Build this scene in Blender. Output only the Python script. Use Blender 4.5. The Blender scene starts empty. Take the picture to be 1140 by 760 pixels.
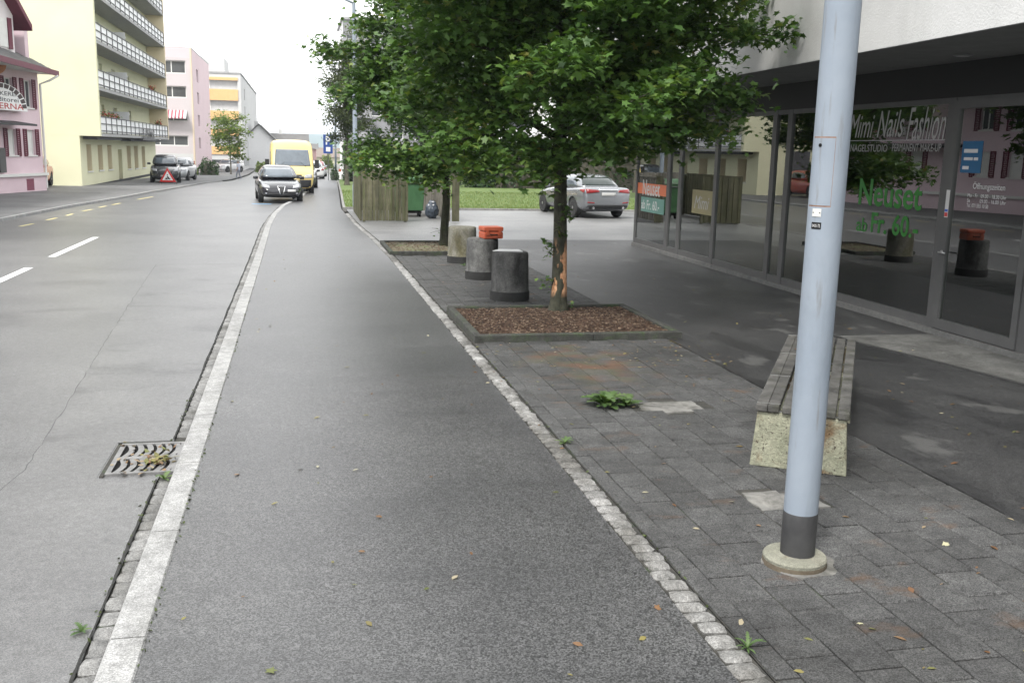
import bpy, bmesh, math, random
import numpy as np
from mathutils import Matrix, Vector, Euler

R = math.radians
scene = bpy.context.scene
COL = scene.collection
random.seed(7)

# ------------------------------------------------------------------ camera
W_PX, H_PX, F_PX = 1140.0, 760.0, 1083.0
CAM_H = 2.2
def _ray(px, py): return np.array([px - W_PX/2, py - H_PX/2, F_PX])
_down = _ray(444, 5909); _down /= np.linalg.norm(_down)
UP = -_down
_hy = (-F_PX**2 - (330-570)*(444-570))/(5909-380) + 380
FWD = _ray(330, _hy); FWD /= np.linalg.norm(FWD)
RIGHT = np.cross(FWD, UP)
if RIGHT[0] < 0: RIGHT = -RIGHT
cam_d = bpy.data.cameras.new('camera')
cam = bpy.data.objects.new('camera', cam_d); COL.objects.link(cam)
m = Matrix.Identity(4)
for r_, ax in enumerate((RIGHT, FWD, UP)):
    m[r_][0] = ax[0]; m[r_][1] = -ax[1]; m[r_][2] = -ax[2]
m[2][3] = CAM_H
cam.matrix_world = m
cam_d.sensor_width = 36.0
cam_d.lens = 36.0*F_PX/W_PX
cam_d.clip_start = 0.05
cam_d.clip_end = 9000
scene.camera = cam

def gz(Y):
    return -0.013*max(0.0, min(Y, 140.0)-48.0)
def G(px, py, z=0.0):
    d = _ray(px, py); r, u, fo = d@RIGHT, d@UP, d@FWD
    zz = z
    for i in range(30):
        t = (zz-CAM_H)/u
        zz = z + gz(fo*t)
    return Vector((r*t, fo*t, zz))
def onY(px, py, Y):
    d = _ray(px, py); t = Y/(d@FWD); return Vector((d@RIGHT*t, Y, CAM_H+d@UP*t))
def onX(px, py, X):
    d = _ray(px, py); t = X/(d@RIGHT); return Vector((X, d@FWD*t, CAM_H+d@UP*t))

# ------------------------------------------------------------------ sky, sun, exposure
SUN_EL, SUN_AZ = R(52), R(218)          # azimuth measured clockwise from +Y
world = bpy.data.worlds.new('World'); scene.world = world
world.use_nodes = True
wn, wl = world.node_tree.nodes, world.node_tree.links
wn.clear()
out = wn.new('ShaderNodeOutputWorld'); bg = wn.new('ShaderNodeBackground')
sky = wn.new('ShaderNodeTexSky'); sky.sky_type = 'NISHITA'; sky.sun_disc = False
sky.sun_elevation = SUN_EL; sky.sun_rotation = SUN_AZ
sky.air_density = 1.0; sky.dust_density = 2.0
tc = wn.new('ShaderNodeTexCoord')
mp = wn.new('ShaderNodeMapping'); mp.inputs['Scale'].default_value = (1.0, 1.0, 4.0)
cn = wn.new('ShaderNodeTexNoise'); cn.inputs['Scale'].default_value = 1.7; cn.inputs['Detail'].default_value = 5; cn.inputs['Roughness'].default_value = 0.5
cr = wn.new('ShaderNodeValToRGB')
cr.color_ramp.elements[0].position = 0.36; cr.color_ramp.elements[0].color = (0.80, 0.80, 0.80, 1)
cr.color_ramp.elements[1].position = 0.50; cr.color_ramp.elements[1].color = (1.0, 1.0, 1.0, 1)
cr2 = wn.new('ShaderNodeValToRGB')
cr2.color_ramp.elements[0].position = 0.33; cr2.color_ramp.elements[0].color = (3.3, 3.45, 3.6, 1)
cr2.color_ramp.elements[1].position = 0.50; cr2.color_ramp.elements[1].color = (9.2, 9.25, 9.3, 1)
mx = wn.new('ShaderNodeMixRGB')
wl.new(tc.outputs['Generated'], mp.inputs['Vector']); wl.new(mp.outputs['Vector'], cn.inputs['Vector'])
wl.new(cn.outputs['Fac'], cr.inputs['Fac']); wl.new(cn.outputs['Fac'], cr2.inputs['Fac'])
wl.new(cr.outputs['Color'], mx.inputs['Fac'])
wl.new(sky.outputs['Color'], mx.inputs['Color1']); wl.new(cr2.outputs['Color'], mx.inputs['Color2'])
wl.new(mx.outputs['Color'], bg.inputs['Color'])
bg.inputs['Strength'].default_value = 0.088
wl.new(bg.outputs['Background'], out.inputs['Surface'])

sd = bpy.data.lights.new('sun', 'SUN'); sd.energy = 1.5; sd.angle = R(14); sd.color = (1.0, 0.97, 0.92)
so = bpy.data.objects.new('sun', sd); COL.objects.link(so)
_sd = Vector((math.sin(SUN_AZ)*math.cos(SUN_EL), math.cos(SUN_AZ)*math.cos(SUN_EL), math.sin(SUN_EL)))
so.rotation_euler = _sd.to_track_quat('Z', 'Y').to_euler()
so.location = (-20, -20, 40)

vs = scene.view_settings
vs.view_transform = 'Standard'; vs.look = 'None'; vs.exposure = 1.6; vs.gamma = 1.0
vs.use_curve_mapping = False

# ------------------------------------------------------------------ materials
MATS = {}
def pm(name, c1, c2=None, scale=4.0, rough=0.7, bump=0.0, bscale=60.0, metal=0.0, spec=0.4,
       speck=0.0, sscale=220.0, rand=0.0, stain=None, stscale=1.2, stretch=(1, 1, 1), stlo=.5, sthi=.66, rough2=None, coat=0.0, streak=None):
    """procedural principled: two-tone noise + aggregate speckle + per-object variation + stains"""
    if name in MATS: return MATS[name]
    m = bpy.data.materials.new(name); m.use_nodes = True
    nt = m.node_tree; n, l = nt.nodes, nt.links
    p = n['Principled BSDF']
    p.inputs['Roughness'].default_value = rough; p.inputs['Metallic'].default_value = metal
    p.inputs['Specular IOR Level'].default_value = spec
    if coat: p.inputs['Coat Weight'].default_value = coat; p.inputs['Coat Roughness'].default_value = 0.05
    geo = n.new('ShaderNodeNewGeometry'); pos = geo.outputs['Position']
    def noise(sc, det=5, src=pos):
        t = n.new('ShaderNodeTexNoise'); t.inputs['Scale'].default_value = sc; t.inputs['Detail'].default_value = det
        t.inputs['Roughness'].default_value = 0.6
        l.new(src, t.inputs['Vector']); return t.outputs['Fac']
    def ramp(fac, a, b, lo, hi):
        r = n.new('ShaderNodeValToRGB'); e = r.color_ramp.elements
        e[0].position = lo; e[0].color = (*a, 1); e[1].position = hi; e[1].color = (*b, 1)
        l.new(fac, r.inputs['Fac']); return r.outputs['Color']
    def mult(a, b, fac=1.0, mode='MULTIPLY'):
        x = n.new('ShaderNodeMixRGB'); x.blend_type = mode
        if isinstance(fac, float): x.inputs['Fac'].default_value = fac
        else: l.new(fac, x.inputs['Fac'])
        l.new(a, x.inputs['Color1'])
        if isinstance(b, tuple): x.inputs['Color2'].default_value = (*b, 1)
        else: l.new(b, x.inputs['Color2'])
        return x.outputs['Color']
    col = ramp(noise(scale), c1, c2 or c1, 0.32, 0.68)
    if speck:
        v = n.new('ShaderNodeTexVoronoi'); v.inputs['Scale'].default_value = sscale; l.new(pos, v.inputs['Vector'])
        g = n.new('ShaderNodeSeparateColor'); l.new(v.outputs['Color'], g.inputs['Color'])
        k = ramp(g.outputs['Red'], (1-speck,)*3, (1+speck*1.4,)*3, 0.15, 0.95)
        col = mult(col, k)
        col = mult(col, ramp(noise(17.0, 6), (.80,)*3, (1.18,)*3, .3, .7))
    if streak:
        mpn = n.new('ShaderNodeMapping'); mpn.inputs['Scale'].default_value = streak[1]; l.new(pos, mpn.inputs['Vector'])
        f_ = ramp(noise(1.0, 4, mpn.outputs['Vector']), (0, 0, 0), (1, 1, 1), streak[2], streak[3])
        col = mult(col, streak[0], f_, 'MIX')
    if stain:
        mpn = n.new('ShaderNodeMapping'); mpn.inputs['Scale'].default_value = stretch; l.new(pos, mpn.inputs['Vector'])
        nf = noise(stscale, 9, mpn.outputs['Vector']); nf.node.inputs['Distortion'].default_value = .5; nf.node.inputs['Roughness'].default_value = .68
        f_ = ramp(nf, (0, 0, 0), (1, 1, 1), stlo, sthi)
        col = mult(col, stain, f_, 'MULTIPLY')
        if rough2 is not None:
            mr = n.new('ShaderNodeMapRange'); l.new(f_, mr.inputs['Value'])
            mr.inputs['To Min'].default_value = rough; mr.inputs['To Max'].default_value = rough2
            l.new(mr.outputs['Result'], p.inputs['Roughness'])
    if rand:
        oi = n.new('ShaderNodeObjectInfo')
        k = ramp(oi.outputs['Random'], (1-rand,)*3, (1+rand,)*3, 0, 1)
        col = mult(col, k)
    l.new(col, p.inputs['Base Color'])
    if bump:
        b = n.new('ShaderNodeBump'); b.inputs['Strength'].default_value = bump; b.inputs['Distance'].default_value = 0.02
        l.new(noise(bscale, 4), b.inputs['Height']); l.new(b.outputs['Normal'], p.inputs['Normal'])
    MATS[name] = m
    return m

def glassmat(name, tint=(.82, .86, .84), rough=0.0, boost=1.6, floor=0.03):
    m = bpy.data.materials.new(name); m.use_nodes = True
    n, l = m.node_tree.nodes, m.node_tree.links
    n.remove(n['Principled BSDF'])
    o = n['Material Output']
    t = n.new('ShaderNodeBsdfTransparent'); t.inputs['Color'].default_value = (*tint, 1)
    g = n.new('ShaderNodeBsdfGlossy'); g.inputs['Roughness'].default_value = rough; g.inputs['Color'].default_value = (.95, .97, .96, 1)
    fr = n.new('ShaderNodeFresnel'); fr.inputs['IOR'].default_value = 1.5
    mu = n.new('ShaderNodeMath'); mu.operation = 'MULTIPLY_ADD'; mu.inputs[1].default_value = boost; mu.inputs[2].default_value = floor; mu.use_clamp = True
    mixs = n.new('ShaderNodeMixShader')
    l.new(fr.outputs['Fac'], mu.inputs[0]); l.new(mu.outputs['Value'], mixs.inputs['Fac'])
    l.new(t.outputs['BSDF'], mixs.inputs[1]); l.new(g.outputs['BSDF'], mixs.inputs[2])
    l.new(mixs.outputs['Shader'], o.inputs['Surface'])
    return m

def leafmat(name, cols, trans=0.35, rough=0.5):
    m = bpy.data.materials.new(name); m.use_nodes = True
    n, l = m.node_tree.nodes, m.node_tree.links
    p = n['Principled BSDF']; p.inputs['Roughness'].default_value = rough; p.inputs['Specular IOR Level'].default_value = 0.35
    a = n.new('ShaderNodeAttribute'); a.attribute_name = 'rnd'
    r = n.new('ShaderNodeValToRGB'); el = r.color_ramp.elements
    while len(el) < len(cols): el.new(0.5)
    for i, (ps, c) in enumerate(cols):
        el[i].position = ps; el[i].color = (*c, 1)
    l.new(a.outputs['Fac'], r.inputs['Fac']); l.new(r.outputs['Color'], p.inputs['Base Color'])
    tr = n.new('ShaderNodeBsdfTranslucent')
    ml = n.new('ShaderNodeMixRGB'); ml.blend_type = 'MULTIPLY'; ml.inputs['Fac'].default_value = 1; ml.inputs['Color2'].default_value = (1.5, 1.6, .6, 1)
    l.new(r.outputs['Color'], ml.inputs['Color1']); l.new(ml.outputs['Color'], tr.inputs['Color'])
    ms = n.new('ShaderNodeMixShader'); ms.inputs['Fac'].default_value = trans
    l.new(p.outputs['BSDF'], ms.inputs[1]); l.new(tr.outputs['BSDF'], ms.inputs[2])
    l.new(ms.outputs['Shader'], n['Material Output'].inputs['Surface'])
    return m

M = dict(
 road=pm('road_asphalt', (.072, .072, .073), (.102, .102, .102), scale=.55, rough=.42, bump=.14, bscale=170, speck=.5, sscale=180, spec=.75, stain=(.66, .66, .67), stscale=.8, stretch=(.5, .9, 1), stlo=.54, sthi=.66, rough2=.40),
 side=pm('sidewalk_asphalt', (.033, .033, .034), (.053, .053, .053), scale=.8, rough=.41, bump=.14, bscale=190, speck=.95, sscale=150, spec=.85, stain=(.76, .76, .77), stscale=.8, stretch=(.30, 1.0, 1), stlo=.52, sthi=.58, rough2=.40),
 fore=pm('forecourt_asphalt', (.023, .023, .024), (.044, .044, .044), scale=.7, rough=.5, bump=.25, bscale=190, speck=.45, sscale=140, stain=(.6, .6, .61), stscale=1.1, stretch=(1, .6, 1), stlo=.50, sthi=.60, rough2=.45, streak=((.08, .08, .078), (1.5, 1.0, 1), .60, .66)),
 drive=pm('driveway_asphalt', (.115, .115, .115), (.17, .17, .168), scale=.5, rough=.46, bump=.14, bscale=150, spec=.55, speck=.35, stain=(.62, .62, .63), stscale=.6, stretch=(.3, 1, 1), stlo=.5, sthi=.66),
 lpave=pm('left_pavement_asphalt', (.11, .11, .11), (.15, .15, .15), scale=.4, rough=.7, speck=.25, stain=(.75, .75, .75), stscale=.5),
 ground=pm('bare_ground', (.12, .125, .11), (.17, .17, .155), scale=.05, rough=.9),
 lawn=pm('lawn_turf', (.075, .125, .030), (.125, .165, .05), scale=.9, rough=.9, bump=.6, bscale=45, speck=.25, sscale=60),
 joint=pm('joint_sand', (.028, .028, .026), (.05, .047, .04), scale=14, rough=.95, bump=.3, stain=(.75, 1.25, .6), stscale=3, stlo=.55, sthi=.7),
 paver=pm('concrete_paver', (.048, .048, .048), (.074, .074, .073), scale=6, rough=.8, bump=.45, bscale=160, speck=.5, sscale=190, rand=.18, stain=(.55, .55, .54), stscale=.8, stlo=.47, sthi=.68, streak=((.10, .060, .036), (1.9, 3.3, 1), .60, .76)),
 granite=pm('kerb_granite', (.22, .22, .217), (.31, .31, .305), scale=5, rough=.75, bump=.3, bscale=90, speck=.26, sscale=190, rand=.07, stain=(.72, .72, .70), stscale=2.2, stlo=.52, sthi=.72),
 cobble=pm('cobble_granite', (.17, .169, .163), (.30, .297, .29), scale=11, rough=.8, bump=.6, bscale=50, speck=.25, sscale=170, rand=.18, stain=(.42, .41, .39), stscale=.9, stretch=(1, .5, 1), stlo=.44, sthi=.58),
 gcobble=pm('gutter_cobble', (.13, .13, .128), (.22, .218, .212), scale=9, rough=.8, bump=.6, bscale=50, speck=.25, rand=.22, stain=(.6, .59, .56), stscale=1.6),
 iron=pm('cast_iron', (.16, .16, .16), (.26, .255, .25), scale=12, rough=.5, metal=.6, bump=.2, bscale=60),
 black=pm('dark_void', (.01, .01, .01), rough=.95, spec=.1),
 concrete=pm('weathered_concrete', (.15, .15, .145), (.27, .265, .25), scale=5, rough=.85, bump=.35, bscale=70, speck=.2, stain=(.5, .5, .48), stscale=2.5, stlo=.5, sthi=.7),
 soil=pm('bed_soil', (.034, .018, .011), (.075, .041, .024), scale=16, rough=.95, bump=1.0, bscale=40, speck=.4, sscale=90),
 edging=pm('bed_edging', (.028, .029, .026), (.056, .056, .05), scale=8, rough=.9, bump=.4, bscale=60, speck=.3, stain=(.8, 1.15, .6), stscale=4, stlo=.5, sthi=.65),
 white=pm('white_paint', (.74, .74, .74), (.80, .80, .80), rough=.6),
 yellowp=pm('yellow_paint', (.62, .52, .20), (.50, .46, .28), scale=9, rough=.7),
 linew=pm('road_marking_white', (.78, .78, .78), (.62, .62, .62), scale=14, rough=.65),
 blueline=pm('road_marking_blue', (.16, .42, .72), (.22, .50, .80), scale=9, rough=.65),
)

# ------------------------------------------------------------------ helpers
class MB:
    """collects faces, links them as ONE mesh object"""
    def __init__(s): s.v = []; s.f = []; s.mi = []; s.cur = 0
    def add(s, vs, fs):
        o = len(s.v); s.v += [tuple(x) for x in vs]
        for f in fs: s.f.append(tuple(i+o for i in f)); s.mi.append(s.cur)
        return s
    def box(s, x0, x1, y0, y1, z0, z1):
        return s.add([(x0,y0,z0),(x1,y0,z0),(x1,y1,z0),(x0,y1,z0),(x0,y0,z1),(x1,y0,z1),(x1,y1,z1),(x0,y1,z1)],
                     [(0,3,2,1),(4,5,6,7),(0,1,5,4),(1,2,6,5),(2,3,7,6),(3,0,4,7)])
    def cbox(s, x0, x1, y0, y1, z0, z1, c=.006):
        """box with chamfered top edges"""
        return s.add([(x0,y0,z0),(x1,y0,z0),(x1,y1,z0),(x0,y1,z0),(x0,y0,z1-c),(x1,y0,z1-c),(x1,y1,z1-c),(x0,y1,z1-c),
                      (x0+c,y0+c,z1),(x1-c,y0+c,z1),(x1-c,y1-c,z1),(x0+c,y1-c,z1)],
                     [(0,3,2,1),(8,9,10,11),(0,1,5,4),(1,2,6,5),(2,3,7,6),(3,0,4,7),(4,5,9,8),(5,6,10,9),(6,7,11,10),(7,4,8,11)])
    def obox(s, c, size, rz=0, tilt=0):
        mt = Matrix.Translation(c) @ Matrix.Rotation(rz, 4, 'Z') @ Matrix.Rotation(tilt, 4, 'X')
        a, b, d = size[0]/2, size[1]/2, size[2]/2
        vs = [mt @ Vector(q) for q in [(-a,-b,-d),(a,-b,-d),(a,b,-d),(-a,b,-d),(-a,-b,d),(a,-b,d),(a,b,d),(-a,b,d)]]
        return s.add(vs, [(0,3,2,1),(4,5,6,7),(0,1,5,4),(1,2,6,5),(2,3,7,6),(3,0,4,7)])
    def prism(s, poly, axis, a, b):
        """polygon extruded along an axis; poly holds the two other coordinates in order"""
        n = len(poly)
        def pt(p, t):
            return {'x': (t, p[0], p[1]), 'y': (p[0], t, p[1]), 'z': (p[0], p[1], t)}[axis]
        vs = [pt(p, a) for p in poly] + [pt(p, b) for p in poly]
        fs = [tuple(range(n))[::-1], tuple(range(n, 2*n))] + [(i, (i+1) % n, n+(i+1) % n, n+i) for i in range(n)]
        return s.add(vs, fs)
    def tube(s, pts, rad, n=8, cap=True):
        pts = [Vector(p) for p in pts]
        if not hasattr(rad, '__len__'): rad = [rad]*len(pts)
        vs = []; prev = None
        for i, p in enumerate(pts):
            d = (pts[min(i+1, len(pts)-1)] - pts[max(i-1, 0)])
            d = d.normalized() if d.length > 1e-9 else Vector((0, 0, 1))
            if prev is None:
                a = d.orthogonal().normalized()
            else:
                a = prev - d*prev.dot(d); a = a.normalized() if a.length > 1e-6 else d.orthogonal().normalized()
            prev = a; b = d.cross(a)
            for k in range(n):
                t = 2*math.pi*k/n
                vs.append(p + (a*math.cos(t) + b*math.sin(t))*rad[i])
        fs = []
        for i in range(len(pts)-1):
            for k in range(n):
                fs.append((i*n+k, i*n+(k+1) % n, (i+1)*n+(k+1) % n, (i+1)*n+k))
        if cap:
            fs.append(tuple(range(n))[::-1]); fs.append(tuple((len(pts)-1)*n+k for k in range(n)))
        return s.add(vs, fs)
    def lathe(s, prof, n=24, c=(0, 0, 0), axis='z'):
        vs = []
        for (r, z) in prof:
            for k in range(n):
                t = 2*math.pi*k/n
                q = (r*math.cos(t), r*math.sin(t), z)
                if axis == 'x': q = (z, r*math.cos(t), r*math.sin(t))
                if axis == 'y': q = (r*math.sin(t), z, r*math.cos(t))
                vs.append((q[0]+c[0], q[1]+c[1], q[2]+c[2]))
        fs = []
        for i in range(len(prof)-1):
            for k in range(n): fs.append((i*n+k, i*n+(k+1) % n, (i+1)*n+(k+1) % n, (i+1)*n+k))
        fs.append(tuple(range(n))[::-1]); fs.append(tuple((len(prof)-1)*n+k for k in range(n)))
        return s.add(vs, fs)
    def grid(s, P):
        """P[i][j] points -> surface"""
        a, b = len(P), len(P[0]); vs = [p for r in P for p in r]
        return s.add(vs, [(i*b+j, i*b+j+1, (i+1)*b+j+1, (i+1)*b+j) for i in range(a-1) for j in range(b-1)])
    def mesh(s, name, mats=()):
        me = bpy.data.meshes.new(name); me.from_pydata(s.v, [], s.f)
        for mm in mats: me.materials.append(mm)
        if len(mats) > 1: me.polygons.foreach_set('material_index', s.mi)
        me.update(); return me
    def build(s, name, mat, parent=None, smooth=False, loc=None, rz=0):
        me = s.mesh(name, mat if isinstance(mat, (list, tuple)) else [mat])
        if smooth: me.polygons.foreach_set('use_smooth', [True]*len(me.polygons))
        return link(name, me, parent, loc, rz)

def link(name, data, parent=None, loc=None, rz=0):
    o = bpy.data.objects.new(name, data); COL.objects.link(o)
    if parent is not None: o.parent = parent
    if loc is not None: o.location = loc
    if rz: o.rotation_euler = (0, 0, rz)
    return o
def tag(o, label=None, cat=None, group=None, kind=None):
    if label: o['label'] = label
    if cat: o['category'] = cat
    if group: o['group'] = group
    if kind: o['kind'] = kind
    return o
def thing(name, label, cat, loc=(0, 0, 0), rz=0, group=None):
    o = link(name, None, None, loc, rz); o.empty_display_size = .2
    return tag(o, label, cat, group)
def struct(o): o['kind'] = 'structure'; return o
def smooth_by_angle(o, deg=40):
    me = o.data; me.polygons.foreach_set('use_smooth', [True]*len(me.polygons))
    me.set_sharp_from_angle(angle=R(deg)); return o
def copy_tree(o, parent=None):
    c = o.copy(); COL.objects.link(c)
    if parent is not None: c.parent = parent
    for ch in list(o.children): copy_tree(ch, c)
    return c
def evaluated_mesh(ob, name):
    dg = bpy.context.evaluated_depsgraph_get(); dg.update()
    me = bpy.data.meshes.new_from_object(ob.evaluated_get(dg)); me.name = name
    return me
def text_mesh(body, u0, u1, v0, v1, frame, ext=.0015, shear=0.0, bold=0.0):
    """lettering fitted into the box u0..u1, v0..v1 of a 4x4 frame (x right, y up, z out of the face)"""
    cu = bpy.data.curves.new('lettering', 'FONT'); cu.body = body; cu.shear = shear; cu.extrude = 0; cu.offset = bold
    cu.resolution_u = 3
    ob = bpy.data.objects.new('lettering', cu); COL.objects.link(ob)
    me = evaluated_mesh(ob, 'lettering'); bpy.data.objects.remove(ob); bpy.data.curves.remove(cu)
    co = np.empty(len(me.vertices)*3); me.vertices.foreach_get('co', co); co = co.reshape(-1, 3)
    mn, mxx = co.min(0), co.max(0)
    co[:, 0] = u0 + (co[:, 0]-mn[0])/(mxx[0]-mn[0])*(u1-u0)
    co[:, 1] = v0 + (co[:, 1]-mn[1])/(mxx[1]-mn[1])*(v1-v0)
    co[:, 2] = ext
    f = np.array(frame)
    co = co @ f[:3, :3].T + f[:3, 3]
    me.vertices.foreach_set('co', co.ravel()); me.materials.clear(); me.update()
    return me
def lettering(body, u0, u1, v0, v1, frame, mat, parent, **k):
    me = text_mesh(body, u0, u1, v0, v1, frame, **k); me.materials.append(mat)
    o = link('lettering', me, parent)
    if v1-v0 < .06: o['kind'] = 'stuff'
    return o

def interp(tab, y):
    if y <= tab[0][0]: return tab[0][1]
    for (a, b), (c, d) in zip(tab, tab[1:]):
        if y <= c: return b + (d-b)*(y-a)/(c-a)
    return tab[-1][1]
def sheet(name, left, right, y0, y1, dz, mat, step=3.0):
    """strip between two X(Y) lines that follows the fall of the street"""
    n = max(1, int((y1-y0)/step)); mb = MB(); P = []
    for i in range(n+1):
        y = y0 + (y1-y0)*i/n; z = gz(y)+dz
        a, b = (t if not isinstance(t, list) else interp(t, y) for t in (left, right))
        P.append([(a, y, z), (b, y, z)])
    mb.grid(P)
    return struct(mb.build(name, mat))

# ================================================================== SETTING
LKERB = [(-20, -9.6), (20, -8.6), (30, -8.15), (36, -7.75), (43, -6.9), (50, -6.35), (66, -5.75), (76, -4.7), (100, -4.6), (140, -5.5), (200, -9)]
KR = [(-10, -.72), (8, -.70), (20, -.70), (28, -.73), (33, -.66), (38, -.44), (41, -.12), (45, .25), (50, .5), (80, 1.0), (140, 1.5), (200, 1.0)]   # kerb, sidewalk side
SR = [(-10, 1.80), (20, 1.80), (24, 1.74), (29, 1.58), (36.2, 1.54), (72, 2.79), (100, 3.4), (140, 3.8), (200, 3.4)]    # sidewalk, inner side
KL = [(y, x-.165) for y, x in KR]
ys = [-60, -20, 0, 48, 140, 400, 1500, 3900]
mb = MB(); mb.grid([[(-3000, y, gz(y)-.2), (-100, y, gz(y)-.2), (100, y, gz(y)-.2), (3000, y, gz(y)-.2)] for y in ys])
struct(mb.build('ground', M['ground']))
sheet('road', [(y, x+.001) for y, x in LKERB], [(y, x-.11) for y, x in KL], -8, 200, -.07, M['road'], 1.5)
sheet('left_pavement', -60, [(y, x-.12) for y, x in LKERB], -20, 200, 0, M['lpave'])
sheet('sidewalk', KR, SR, -8, 200, 0, M['side'], 1.0)
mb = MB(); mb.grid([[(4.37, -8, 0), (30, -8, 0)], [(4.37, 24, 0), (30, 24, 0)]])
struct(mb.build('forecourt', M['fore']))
mb = MB(); mb.grid([[(interp(SR, y)+.16, y, 0), (4.37, y, 0)] for y in (20.5, 22, 24, 26, 28, 30, 33, 35.9)])
mb.grid([[(4.37, 24, 0), (40, 24, 0)], [(4.37, 35.9, 0), (40, 35.9, 0)]])
struct(mb.build('driveway', M['drive']))

def leftkerb():
    k = thing('left_kerb', None, None); struct(k)
    y = 22.0
    while y < 72:
        y2 = y+2.0; a, b = interp(LKERB, y), interp(LKERB, y2)
        mbk = MB(); z1, z2 = gz(y), gz(y2)
        mbk.add([(a-.12,y,z1-.15),(a,y,z1-.15),(b,y2-.01,z2-.15),(b-.12,y2-.01,z2-.15),(a-.12,y,z1+.012),(a,y,z1+.012),(b,y2-.01,z2+.012),(b-.12,y2-.01,z2+.012)],
                [(0,3,2,1),(4,5,6,7),(0,1,5,4),(1,2,6,5),(2,3,7,6),(3,0,4,7)])
        mbk.build('kerb_stone', M['granite'], k); y = y2
leftkerb()

# kerb stones between road and sidewalk
kerb = thing('kerb', None, None); struct(kerb)
rk = random.Random(3)
y = 2.9; first = 1
while y < 47.5:
    ln = 1.27 if y > 4 else 1.42
    y2 = y+ln
    mbk = MB(); g_ = .006
    c = .009
    rows = []
    nseg = 3
    for i in range(nseg+1):
        yy = y + g_ + (ln-2*g_)*i/nseg
        xr, xl = interp(KR, yy)-.002, interp(KL, yy)
        jz = 0.006
        rows.append([(xl-.004, yy, -.2), (xl, yy, jz-c*1.6), (xl+c*1.4, yy, jz), (xr-c, yy, jz), (xr, yy, jz-c), (xr, yy, -.2)])
    mbk.grid(rows)
    o0 = len(mbk.v)
    mbk.add(rows[0], [tuple(range(6))]); mbk.add(rows[-1], [tuple(range(6))[::-1]])
    mbk.build('kerb_stone', M['granite'], kerb)
    y = y2

def cobble_mesh(seed, lx, ly, h=.06):
    """one hand-split sett: rounded, uneven top"""
    r = random.Random(seed)
    n = 5; P = []
    for i in range(n):
        row = []
        for j in range(n):
            u, v = i/(n-1)*2-1, j/(n-1)*2-1
            e = max(abs(u), abs(v))
            k = 1 - .11*(abs(u)*abs(v))**1.3
            x = u*lx/2*k; yy = v*ly/2*k
            if e > .9: x += r.uniform(-.007, .007); yy += r.uniform(-.006, .006)
            z = .004*r.random() - (.012 if e > .9 else 0) + .004*(1-e)
            row.append((x, yy, z))
        P.append(row)
    mbk = MB(); mbk.grid(P)
    ring = [P[i][0] for i in range(n)] + [P[n-1][j] for j in range(1, n)] + [P[i][n-1] for i in range(n-2, -1, -1)] + [P[0][j] for j in range(n-2, 0, -1)]
    N = len(ring)
    mbk.add(list(ring)+[(x, y, -h) for x, y, z in ring], [(i, i+N, (i+1) % N+N, (i+1) % N) for i in range(N)])
    return mbk
def cobble_variants(n, lx, ly, mat, seed):
    outm = []
    for i in range(n):
        me = cobble_mesh(seed+i, lx, ly).mesh('cobble', [mat])
        me.polygons.foreach_set('use_smooth', [True]*len(me.polygons)); me.set_sharp_from_angle(angle=R(50)); outm.append(me)
    return outm
# light setts between sidewalk and pavers
mb = MB(); P = []
yy = 2.6
while yy < 34:
    x = interp(SR, yy); P.append([(x-.0, yy, -.014), (x+.16, yy, -.014)]); yy += .6
mb.grid(P); cob = struct(mb.build('cobble_edging', M['joint']))
cv = cobble_variants(10, .145, .12, M['cobble'], 40)
rc = random.Random(11); yy = 2.75; nco = 0
while yy < 33.5 and nco < 255:
    s_ = rc.uniform(.84, 1.16)
    ln = .12*s_
    o = link('cobble', rc.choice(cv), cob, (interp(SR, yy)+.078+rc.uniform(-.010, .010), yy+ln/2, .004+rc.uniform(-.003, .003)), rc.uniform(-.12, .12)+(math.pi if rc.random() < .5 else 0))
    o.scale = (rc.uniform(.82, 1.06), s_*.97, 1); yy += ln+.005; nco += 1
# gutter setts
mb = MB(); P = []
yy = 2.6
while yy < 37:
    x = interp(KL, yy); P.append([(x-.112, yy, -.084), (x+.02, yy, -.084)]); yy += .6
mb.grid(P); gut = struct(mb.build('gutter', M['joint']))
gv = cobble_variants(8, .108, .15, M['gcobble'], 80)
yy = 2.8; nco = 0
while yy < 37:
    ln = .15*rc.uniform(.85, 1.2)
    if not (6.80 < yy+ln and yy < 7.66):
        o = link('cobble', rc.choice(gv), gut, (interp(KL, yy)-.056+rc.uniform(-.004, .004), yy+ln/2, -.070+rc.uniform(-.004, .004)), rc.uniform(-.04, .04))
        o.scale = (1, ln/.155, 1)
    yy += ln
# dark uneven crack beside the gutter
mb = MB(); P = []; yy = 2.6; rr = random.Random(5)
while yy < 30:
    k_ = interp(KL, yy)
    if not 6.78 < yy < 7.68:
        P.append([(k_-.121-.004*math.sin(yy*3.7)-rr.uniform(0, .006), yy, -.0655), (k_-.110+rr.uniform(-.004, .002), yy, -.0655)])
    elif P and P[-1] is not None: P.append(None)
    yy += .06
runs = [[]]
for p in P:
    if p is None: runs.append([])
    else: runs[-1].append(p)
for r_ in runs: mb.grid(r_)
o = mb.build('road_crack', pm('open_crack', (.018, .018, .017), (.03, .03, .028), scale=12, rough=.95)); tag(o, None, None, None, 'structure')

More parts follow.
